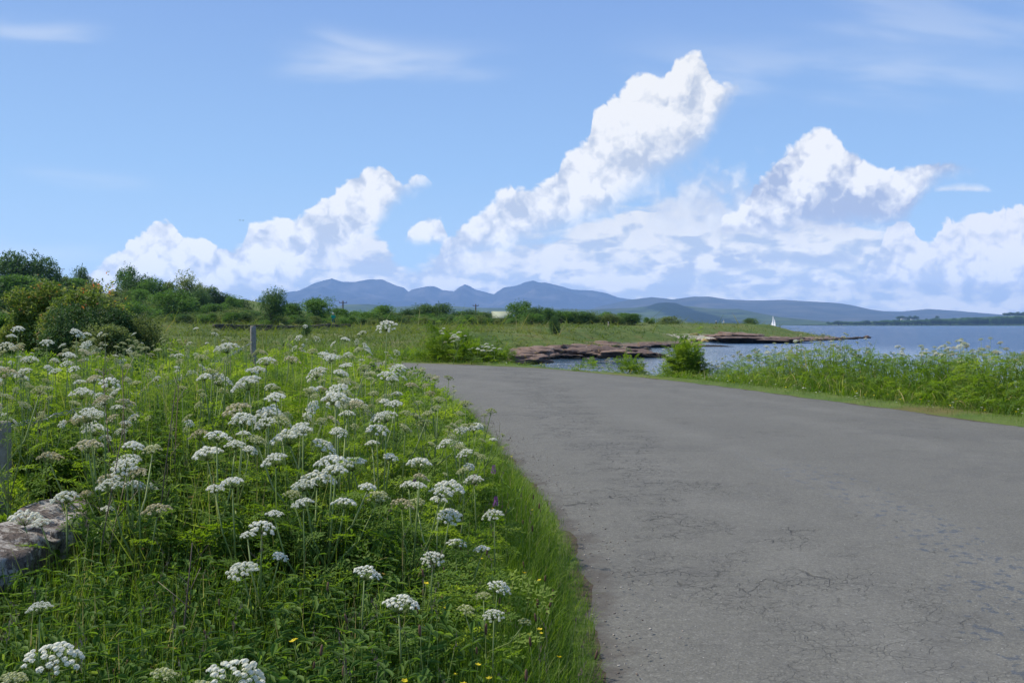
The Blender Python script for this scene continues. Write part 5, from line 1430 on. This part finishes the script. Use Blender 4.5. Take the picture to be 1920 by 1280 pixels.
# ---- 8. umbellifer plants, each a thing of its own
def plant_proto(name, heads, h, seed, kinds, leaves=7, lean=.13, frT=FR):
    """heads: number of flower heads; returns root with stem, foliage and flower heads; unit: metres, height h"""
    r = np.random.default_rng(seed)
    e = empty(name, (0, 0, 0))
    st = Geo(); fo = Geo()
    fork = np.array([r.normal(0, lean), r.normal(0, lean), h * r.uniform(.50, .62)])
    st.tube([(0, 0, -.1), fork * .5 + r.normal(0, .012, 3), fork], [.0085, .0075, .006], 6, r.uniform(.35, .6))
    for i in range(heads):
        a = i * 2.4 + r.normal(0, .3); q = 0 if i == 0 else r.uniform(.10, .26)
        tp = np.array([fork[0] + math.cos(a) * q, fork[1] + math.sin(a) * q, h * (1 if i == 0 else r.uniform(.78, .99))])
        s0 = fork * (1 if i < 3 else r.uniform(.7, 1))
        md = (s0 + tp) / 2 + np.array([math.cos(a) * q * .15, math.sin(a) * q * .15, -.02])
        st.tube([s0, md, tp], [.0055, .0046, .003], 5, r.uniform(.45, .75))
        M = kinds[i % len(kinds)]; U = M[r.integers(len(M))]
        o = obj('flower_head', U, e); o.location = tp
        dirv = tp - md; o.rotation_euler = (r.normal(0, .2) - dirv[1] * .7, r.normal(0, .2) + dirv[0] * .7, r.uniform(0, 6.28)); o.scale = (r.uniform(.72, 1.15),) * 3
        # a small leaf below the fork of each branch
        fo.rep(frT[r.integers(len(frT))], (rotz(a - 1.57 + r.normal(0, .5)) @ rotx(.5) * .6)[None], md[None], np.array([.55]))
    for j in range(leaves):
        t = r.uniform(.15, 1.0); p_ = fork * t; a = r.uniform(0, 6.28)
        fo.rep(frT[r.integers(len(frT))], (rotz(a) @ rotx(r.uniform(.1, .8)) * r.uniform(.7, 1.25))[None], p_[None], np.array([.5 + r.normal(0, .1)]))
    obj('stem', st.mesh('stem', stemm, True), e); obj('foliage', fo.mesh('foliage', umb_green), e)
    return e
PROTO = []
for i, (nh, kd, lv) in enumerate(((4, [UW], 7), (3, [UW, UW, UG], 8), (5, [UW, UG], 7), (2, [UW], 6), (3, [UG], 8), (4, [UG, UB], 8), (3, [UB, UW], 7), (1, [UW], 5), (6, [UW, UW, UB], 8), (5, [UG, UG, UW], 8))):
    PROTO.append(plant_proto('umbellifer', nh, 1.0, 500 + i * 7, kd, lv, frT=FR if i < 20 else FRS))
ALLU = [umbel_mesh(900 + i, 17, .052, .0135, m_, stemm, 5) for i, m_ in enumerate((petal, petal_green, petal_brown))]
used_ = set()
def kids(o): return [c_ for c_ in bpy.data.objects if c_.parent == o]
KIDS = {p: kids(p) for p in PROTO}
def place_plant(k, x, y, top, label, group, rz=None, hscale=1.0, hs=1.0):
    p = PROTO[k]; zg = float(ground_z(np.array([x]), np.array([y]))[0])
    if k in used_:
        e = p.copy(); COL.objects.link(e)
        for c_ in KIDS[p]:
            d = c_.copy(); COL.objects.link(d); d.parent = e
    else: e = p; used_.add(k)
    H = max(.25, top - zg); e.location = (x, y, zg); e.rotation_euler = (rng.normal(0, .05), rng.normal(0, .05), rng.uniform(0, 6.28) if rz is None else rz)
    e.scale = (hs, hs, H)
    for c_ in bpy_children(e):
        if c_.name.startswith('flower_head'): c_.scale = (c_.scale[0], c_.scale[1], c_.scale[0] * hs / H)
    return tag(e, label, 'wildflower', group)
_CH = {}
def bpy_children(e):
    return [c_ for c_ in NEWKIDS(e)]
def NEWKIDS(e): return e.children

# the plants one can single out: column, row, distance, kind, size of heads, what sets it apart
heroes = [
    (350, 640, 6.2, 0, 1.1, 'broad white umbel standing highest against the dark scrub left of the fence post'),
    (240, 702, 5.6, 6, 1.0, 'cream and white umbel to the left, level with the meadow field wall gap'),
    (296, 735, 5.0, 6, 1.1, 'pinkish faded umbel above the reddish dry stems'),
    (462, 668, 6.6, 3, 1.0, 'white umbel just below the grey fence post'),
    (512, 712, 5.6, 8, 1.15, 'widest white flower cluster in the middle of the bank'),
    (565, 722, 5.5, 2, 1.0, 'white umbels touching the widest cluster on its right'),
    (600, 661, 7.2, 3, .9, 'small white umbel near the broken wall stones'),
    (622, 688, 6.4, 1, .95, 'white umbel between the small one and the big right-hand cluster'),
    (645, 742, 5.2, 0, 1.15, 'large white umbel pair in front of the wall stones'),
    (700, 608, 7.4, 7, .95, 'tallest white umbel on a leaning pale stem, above all others'),
    (672, 663, 6.8, 1, 1.0, 'white umbel with a dark fly on top'),
    (704, 697, 6.2, 0, 1.0, 'white umbels left of where the road surface appears'),
    (746, 684, 6.8, 3, .9, 'white umbel seen against the grey road bend'),
    (445, 780, 5.0, 0, .95, 'round white umbel half way down the bank'),
    (488, 795, 4.9, 1, .9, 'white umbel drooping right of the round one'),
    (402, 808, 4.8, 3, 1.0, 'white umbel leaning left below the round one'),
    (680, 776, 5.4, 7, .8, 'small flat white umbel below the large pair'),
    (745, 800, 5.3, 0, 1.0, 'white umbel nearest the grass edge half way along'),
    (780, 750, 6.2, 1, .85, 'loose white umbels right of the large pair'),
    (205, 775, 5.2, 6, 1.0, 'white umbel between red dry stem and fence post at left'),
    (290, 812, 4.9, 1, .9, 'greenish white umbel above the flat mossy wall stone'),
    (210, 862, 5.0, 8, .9, 'white umbels hanging over the wall at the left'),
    (348, 865, 4.7, 6, .95, 'white umbel seen edge on, right of the mossy stone'),
    (430, 893, 4.5, 3, .85, 'pale umbel in the shade at the middle left'),
    (540, 848, 4.7, 0, 1.1, 'domed white umbel curving down to the right, centre of the bank'),
    (475, 858, 4.7, 7, .8, 'small white umbel left of the domed one'),
    (638, 868, 4.6, 2, 1.0, 'flat layered white umbel right of the domed one'),
    (695, 885, 4.5, 6, .8, 'pinkish white umbel beside the flat layered one'),
    (745, 855, 5.0, 0, 1.0, 'round white umbel facing the road half way down'),
    (788, 918, 4.8, 1, .8, 'loose white umbel low on the road side'),
    (828, 830, 5.8, 7, .6, 'small white umbel at the edge of the grass'),
    (832, 846, 5.7, 7, .6, 'second small white umbel just under another at the grass edge'),
    (886, 890, 5.6, 7, .7, 'small white umbel near the purple orchids'),
    (70, 930, 4.6, 0, 1.0, 'white umbel lying on the wall top at the left edge'),
    (562, 938, 4.2, 3, .75, 'narrow cream umbel low in the middle'),
    (526, 980, 4.0, 0, .80, 'white umbel alone in the dark leaves below the middle'),
    (895, 965, 4.9, 7, .7, 'little white umbel right of the buttercups'),
    (876, 1010, 4.6, 3, .75, 'white umbels standing in the road-edge grass'),
    (955, 1095, 3.9, 7, .6, 'white umbel furthest to the right, over the grass edge'),
    (800, 1045, 4.1, 7, .6, 'dim white umbel in shade above the ball-headed one'),
    (908, 1105, 3.9, 4, .7, 'green umbel beside the one furthest right'),
    (716, 1062, 3.9, 7, .7, 'open umbel with a few white balls low on the slope'),
    (808, 1112, 3.6, 7, .8, 'white ball-headed umbel low in the grass'),
    (920, 1160, 3.6, 7, .5, 'tiny cream umbel low at the right of the grass'),
    (215, 1210, 2.7, 7, .95, 'large white umbel at the bottom left corner'),
    (480, 1262, 2.45, 7, .95, 'large white umbel cut by the bottom edge of the picture'),
    (295, 1255, 2.6, 4, .8, 'greenish bud umbel right of the large bottom left one'),
    (40, 1235, 2.7, 4, .7, 'yellowish umbel in the bottom left corner'),
    (42, 1120, 3.2, 7, .5, 'small flat white flower under the wall stone'),
    (60, 640, 7.0, 6, .9, 'white umbels beside the copper bush foot at the far left'),
    (30, 612, 9.0, 3, .9, 'small white umbel against the dark bush at the left edge'),
    (10, 665, 6.0, 5, 1.0, 'greenish umbel at the left edge'),
    (75, 700, 5.6, 1, 1.0, 'cream umbel at the left, above the barbed wire'),
    (390, 660, 6.4, 4, 1.0, 'yellow-green umbel right of the highest white one'),
    (540, 650, 8.0, 5, 1.0, 'brownish umbel in front of the wall by the post'),
    (860, 745, 7.0, 9, .9, 'cream green umbels overhanging the road edge'),
    (815, 740, 6.6, 9, .9, 'greenish umbels beside the ones overhanging the road'),
    (905, 772, 7.4, 4, .6, 'small green umbel standing alone against the grey road'),
    (800, 700, 8.0, 5, .8, 'brown-green umbel against the road where it bends'),
]
for px, py, Y, k, hs, lab in heroes:
    top = EYE + (HZ - py) / FPX * Y
    # the main head stands at the top of the fork: offset the root so the head is where it should be
    place_plant(k, from_px(px, 0, Y), Y, top - .055 * hs, lab, None, hs=hs)
# the rest of the stand
cnt = 0; tries = 0
while cnt < 135 and tries < 5000:
    tries += 1
    Y = math.exp(rng.uniform(math.log(5.2), math.log(17))); px = rng.uniform(-200, 900); x = from_px(px, 0, Y)
    if not left_side(np.array([x]), np.array([Y]))[0]: continue
    e_ = float(edge_dist(np.array([x]), np.array([Y]))[0])
    if e_ < .7: continue
    top = min(1.38, .68 + .40 * min(1.6, e_ - .3)) * (1 - .12 * max(0, min(1, (Y - 11) / 6))) + rng.normal(0, .09)
    if Y < 7: top = min(top, 1.12)
    k = int(rng.choice([0, 1, 4, 2, 8, 9, 4, 9, 5, 4, 4, 9]))
    place_plant(k, x, Y, top + .1, 'green and white umbellifer in the crowd on the roadside bank, behind the nearer ones', 'umbellifers crowding the roadside bank', hs=rng.uniform(.42, .8)); cnt += 1
cnt = 0; tries = 0
while cnt < 130 and tries < 6000:
    tries += 1
    i = rng.integers(0, 3000); off = rng.uniform(1.7, 4.6); p_ = Pm[i] + nrm[i] * off; x, Y = p_
    if Y < 13 or Y > 40 or x < 2 or poly_sd(np.array([x]), np.array([Y]), SHORE)[0] < 1: continue
    zt = float(right_canopy(np.array([x]), np.array([Y]))[0]); zg = float(ground_z(np.array([x]), np.array([Y]))[0])
    if zt - zg < .6: continue
    place_plant(int(rng.choice([4, 5, 9, 5, 6, 1, 9, 0])), x, Y, zt + rng.uniform(-.12, .26), 'umbellifer with small greenish white heads on the seaward verge', 'umbellifers on the seaward verge', hs=rng.uniform(.8, 1.2)); cnt += 1
for (px, py, Y, k) in ((848, 625, 40, 0), (838, 618, 42, 2), (858, 630, 41, 8), (895, 650, 41, 0), (912, 652, 42, 8), (925, 655, 40.5, 2), (882, 655, 40, 1), (905, 648, 41, 0)):
    place_plant(k, from_px(px, 0, Y), Y, EYE + (HZ - py) / FPX * Y, 'white umbellifer in the small clump across the road bend', 'umbellifers across the road bend', hs=1.6)

# green mounds of foliage across the road
def mound(px, py_top, wpx, Y, lab, seed, n=700):
    r = np.random.default_rng(seed); x0 = from_px(px, 0, Y); w = wpx / FPX * Y; zg = float(ground_z(np.array([x0]), np.array([Y]))[0]); h = EYE + (HZ - py_top) / FPX * Y - zg
    g = Geo(); d = r.normal(size=(n, 3)); d /= np.linalg.norm(d, axis=1)[:, None]; d[:, 2] = abs(d[:, 2]); k_ = r.uniform(.25, 1.0, n) ** .5 * (.75 + .9 * vnoise(d[:, 0] * 2.6 + seed, d[:, 1] * 2.6 + d[:, 2] * 2, seed)) * (1 + .35 * (r.random(n) < .12))
    P = d * k_[:, None] * np.array([w / 2, w / 2, h]); v = .5 + r.normal(0, .14, n)
    M = rotz(np.arctan2(d[:, 1], d[:, 0]) - 1.57) @ rotx(r.normal(.5, .5, n)) * r.uniform(.8, 1.4, n)[:, None, None]
    for j in range(3):
        s_ = slice(j, None, 3); g.rep(FRS[j], M[s_], P[s_], v[s_])
    o = obj('leafy_plant', g.mesh('leafy_plant', umb_green)); o.location = (x0, Y, zg); return tag(o, lab, 'plant')
mound(838, 622, 84, 43, 'tall bright green leafy mound across the road bend', 1, 900)
mound(885, 648, 60, 42, 'low green leafy mound beside the dark gorse across the bend', 2, 420)
mound(1286, 666, 48, 31, 'bright green bushy plant standing alone in front of the lagoon', 3, 900)
mound(1182, 680, 40, 33, 'small green tussock left of the bushy plant by the lagoon', 4, 150)
mound(935, 658, 40, 42, 'low pale leafy clump at the end of the grass by the rocks', 5, 260)
mound(1100, 684, 24, 35, 'tiny green tussock on the verge below the dark slab', 6, 50)

# ---- 9. small flowers: buttercups, orchids, plantain heads, grass ears, dry stems
def small_flower_mesh(kind, seed):
    r = np.random.default_rng(seed); g = Geo(); H = 1.0
    g.tube([(0, 0, 0), (r.normal(0, .02), 0, .2), (0, 0, .36)], [.0014, .0012, .001], 3, .5); st = g
    f = Geo(); c_ = np.array([0, 0, .36])
    if kind == 'buttercup':
        for i in range(5):
            a = i * 1.2566; d = np.array([math.cos(a), math.sin(a), .45]); u = np.array([-math.sin(a), math.cos(a), 0])
            f.add([c_, c_ + d * .008 + u * .007, c_ + d * .015, c_ + d * .008 - u * .007], [(0, 1, 2), (0, 2, 3)], .6)
    elif kind == 'orchid':
        for i in range(60):
            t = i / 60; a = i * 2.4; rr = .020 * (1 - .7 * t); p_ = c_ + np.array([math.cos(a) * rr, math.sin(a) * rr, -.01 + .085 * t]); q = r.normal(0, .006, (2, 3)); f.add([p_, p_ + q[0], p_ + q[1] + (0, 0, .007), p_ + np.array([math.cos(a), math.sin(a), -.3]) * .010], [(0, 1, 2), (0, 3, 1)], .5 + r.normal(0, .2))
    elif kind == 'plantain':
        f.tube([c_, c_ + (0, 0, .012), c_ + (0, 0, .035), c_ + (0, 0, .045)], [.004, .0065, .006, .002], 7, .5)
    elif kind == 'ear':
        for i in range(16):
            t = i / 16; p_ = c_ + np.array([.05 * t * t, 0, .11 * t - .02]); q = r.normal(0, .007 * (1 - t * .5), 3); f.add([p_, p_ + q, p_ + q * .5 + (0, 0, .014)], [(0, 1, 2)], .5 + r.normal(0, .15))
    elif kind == 'daisy':
        for i in range(10):
            a = i * .628; d = np.array([math.cos(a), math.sin(a), .1]); u = np.array([-math.sin(a), math.cos(a), 0]); f.add([c_, c_ + d * .010 + u * .003, c_ + d * .013, c_ + d * .010 - u * .003], [(0, 1, 2), (0, 2, 3)], .6)
    return st.mesh('stalk', stemm), f.mesh('bloom', {'buttercup': yellowm, 'orchid': purplem, 'plantain': brownm, 'ear': twigm, 'daisy': petal}[kind])
SF_ = {k: [small_flower_mesh(k, s) for s in range(2)] for k in ('buttercup', 'orchid', 'plantain', 'ear', 'daisy')}
def place_small(kind, x, y, h, label, group, hs=1.0):
    zg = float(ground_z(np.array([x]), np.array([y]))[0]); e = empty({'ear': 'grass_ear'}.get(kind, kind), (x, y, zg), rng.uniform(0, 6.28)); s_, f_ = SF_[kind][rng.integers(2)]
    e.rotation_euler = (rng.normal(0, .12), rng.normal(0, .12), rng.uniform(0, 6.28)); k_ = h / .36; e.scale = (hs, hs, k_)
    a = obj('stalk', s_, e); b_ = obj('bloom', f_, e); b_.location = (0, 0, .36 * (1 - hs / k_)); b_.scale = (1, 1, hs / k_)
    tag(e, label, {'ear': 'grass ear', 'plantain': 'plantain', 'orchid': 'orchid'}.get(kind, 'wildflower'), group)
for (px, py, Y, lab) in ((838, 903, 5.4, 'dark purple orchid spike, left one of the near pair'), (857, 905, 5.4, 'light purple orchid spike, right one of the near pair'), (925, 950, 5.2, 'dark purple orchid spike nearest the road'), (917, 880, 6.0, 'purple orchid spike higher up behind the pair')):
    x0 = from_px(px, 0, Y); top = EYE + (HZ - py) / FPX * Y; zg = float(ground_z(np.array([x0]), np.array([Y]))[0]); place_small('orchid', x0, Y, max(.15, top - zg), lab, None, .62)
for (kind, n, e0, e1, y0, y1, h0, h1, lab, grp) in (
    ('buttercup', 46, .15, 1.3, 3.2, 11, .30, .50, 'yellow buttercup in the road-edge grass', 'buttercups in the long grass'),
    ('plantain', 90, .15, 1.8, 2.6, 8, .32, .52, 'brown plantain head in the foreground grass', 'brown plantain heads'),
    ('ear', 150, .1, 2.4, 2.6, 14, .42, .72, 'pale brown grass ear rising over the green grass', 'grass ears over the bank')):
    c_ = 0
    while c_ < n:
        Y = math.exp(rng.uniform(math.log(y0), math.log(y1))); x0 = from_px(rng.uniform(-100, 1180), 0, Y); e_ = float(edge_dist(np.array([x0]), np.array([Y]))[0])
        if not (left_side(np.array([x0]), np.array([Y]))[0] and e0 < e_ < e1): continue
        h_ = rng.uniform(h0, h1) * (.55 + .45 * min(1, e_ / .7)); place_small(kind, x0, Y, h_, lab, grp, rng.uniform(.55, .95)); c_ += 1
for kind, n, lab, grp in (('buttercup', 60, 'yellow buttercup in the short seaward verge', 'buttercups on the seaward verge'), ('daisy', 110, 'white daisy in the short seaward verge', 'daisies on the seaward verge')):
    c_ = 0
    while c_ < n:
        i = rng.integers(0, 3000); off = rng.uniform(.15, 1.5) if kind == 'buttercup' else rng.uniform(.1, .6); p_ = Pm[i] + nrm[i] * off
        if not (14 < p_[1] < 40 and p_[0] > -2): continue
        place_small(kind, p_[0], p_[1], rng.uniform(.08, .2), lab, grp, rng.uniform(1.3, 2.2)); c_ += 1

# dry last-year stems
for k, (px, py, Y, pb) in enumerate(((205, 690, 5.0, 1050), (225, 690, 5.2, 900), (140, 800, 4.6, 1000), (345, 1010, 3.6, 1200), (160, 890, 4.6, 1100), (285, 730, 4.8, 1000), (120, 745, 6, 900), (310, 720, 5.6, 900), (430, 640, 8, 700), (180, 640, 9, 720))):
    x0 = from_px(px, 0, Y); zg = float(ground_z(np.array([x0]), np.array([Y]))[0]); h_ = EYE + (HZ - py) / FPX * Y - zg
    g = Geo(); tip = np.array([rng.normal(0, .10), rng.normal(0, .06), h_]); g.tube([(0, 0, -.05), tip * .5 + rng.normal(0, .02, 3), tip], [.004, .0034, .002], 5, rng.uniform(.1, .9))
    for q in range(6): t = rng.uniform(.55, .98); a = rng.normal(0, 1, 3); a[2] = abs(a[2]) + .6; a *= rng.uniform(.08, .2) / np.linalg.norm(a); g.tube([tip * t, tip * t + a], [.002, .001], 3, rng.uniform(.2, .9))
    o = obj('dry_stem', g.mesh('dry_stem', twigm)); o.location = (x0, Y, zg); tag(o, 'brown dry branching stem of last year among the white flowers', 'dry stem', 'dry stems in the bank')
# flies on the flowers
flym = mat('fly_black', lambda N, o: principled(N, o, (0.012, 0.012, 0.016), 0.35, 0.5))
for px, py, Y, lab in ((669, 653, 6.8, 'black fly on the upper white umbel'), (700, 692, 6.2, 'black fly on the lower white umbel near the road')):
    g = Geo(); g.tube([(-.006, 0, 0), (-.003, 0, .001), (.002, 0, .001), (.006, 0, 0), (.009, 0, 0)], [.001, .0038, .0042, .0030, .001], 8)
    o = obj('fly', g.mesh('fly', flym, True)); o.location = (from_px(px, 0, Y), Y, EYE + (HZ - py) / FPX * Y + .02)
    w = Geo()
    for s_ in (-1, 1): w.add([(0, 0, .003), (-.010, s_ * .006, .006), (-.008, s_ * .002, .005)], [(0, 1, 2)])
    obj('wing', w.mesh('wing', flym), o); tag(o, lab, 'fly')
# loose grit and dead leaves along the road edge
g = Geo(); n = 5200; i = rng.integers(0, len(L2), n); off = np.abs(rng.normal(0, .26, n)) + .0; P = L2[i] + dv[i] * off[:, None]
m_ = (P[:, 1] > 3) & (P[:, 1] < 30); P = P[m_]; off = off[m_]
bmq = bmesh.new(); bmesh.ops.create_icosphere(bmq, subdivisions=1, radius=1.0); VV = np.array([v_.co[:] for v_ in bmq.verts]); FF_ = np.array([[q.index for q in f.verts] for f in bmq.faces]); bmq.free()
VV = VV * np.array([1, .75, .45])
M = rand_rot(len(P), .3) * (rng.uniform(.003, .011, len(P)))[:, None, None]
g.rep((VV, FF_, np.full(len(VV), .5)), M, np.stack([P[:, 0], P[:, 1], np.full(len(P), .016) + off * .06], -1), rng.random(len(P)))
tag(obj('gravel', g.mesh('gravel', stonem)), 'loose grit scattered along the left road edge', 'gravel', kind='stuff')
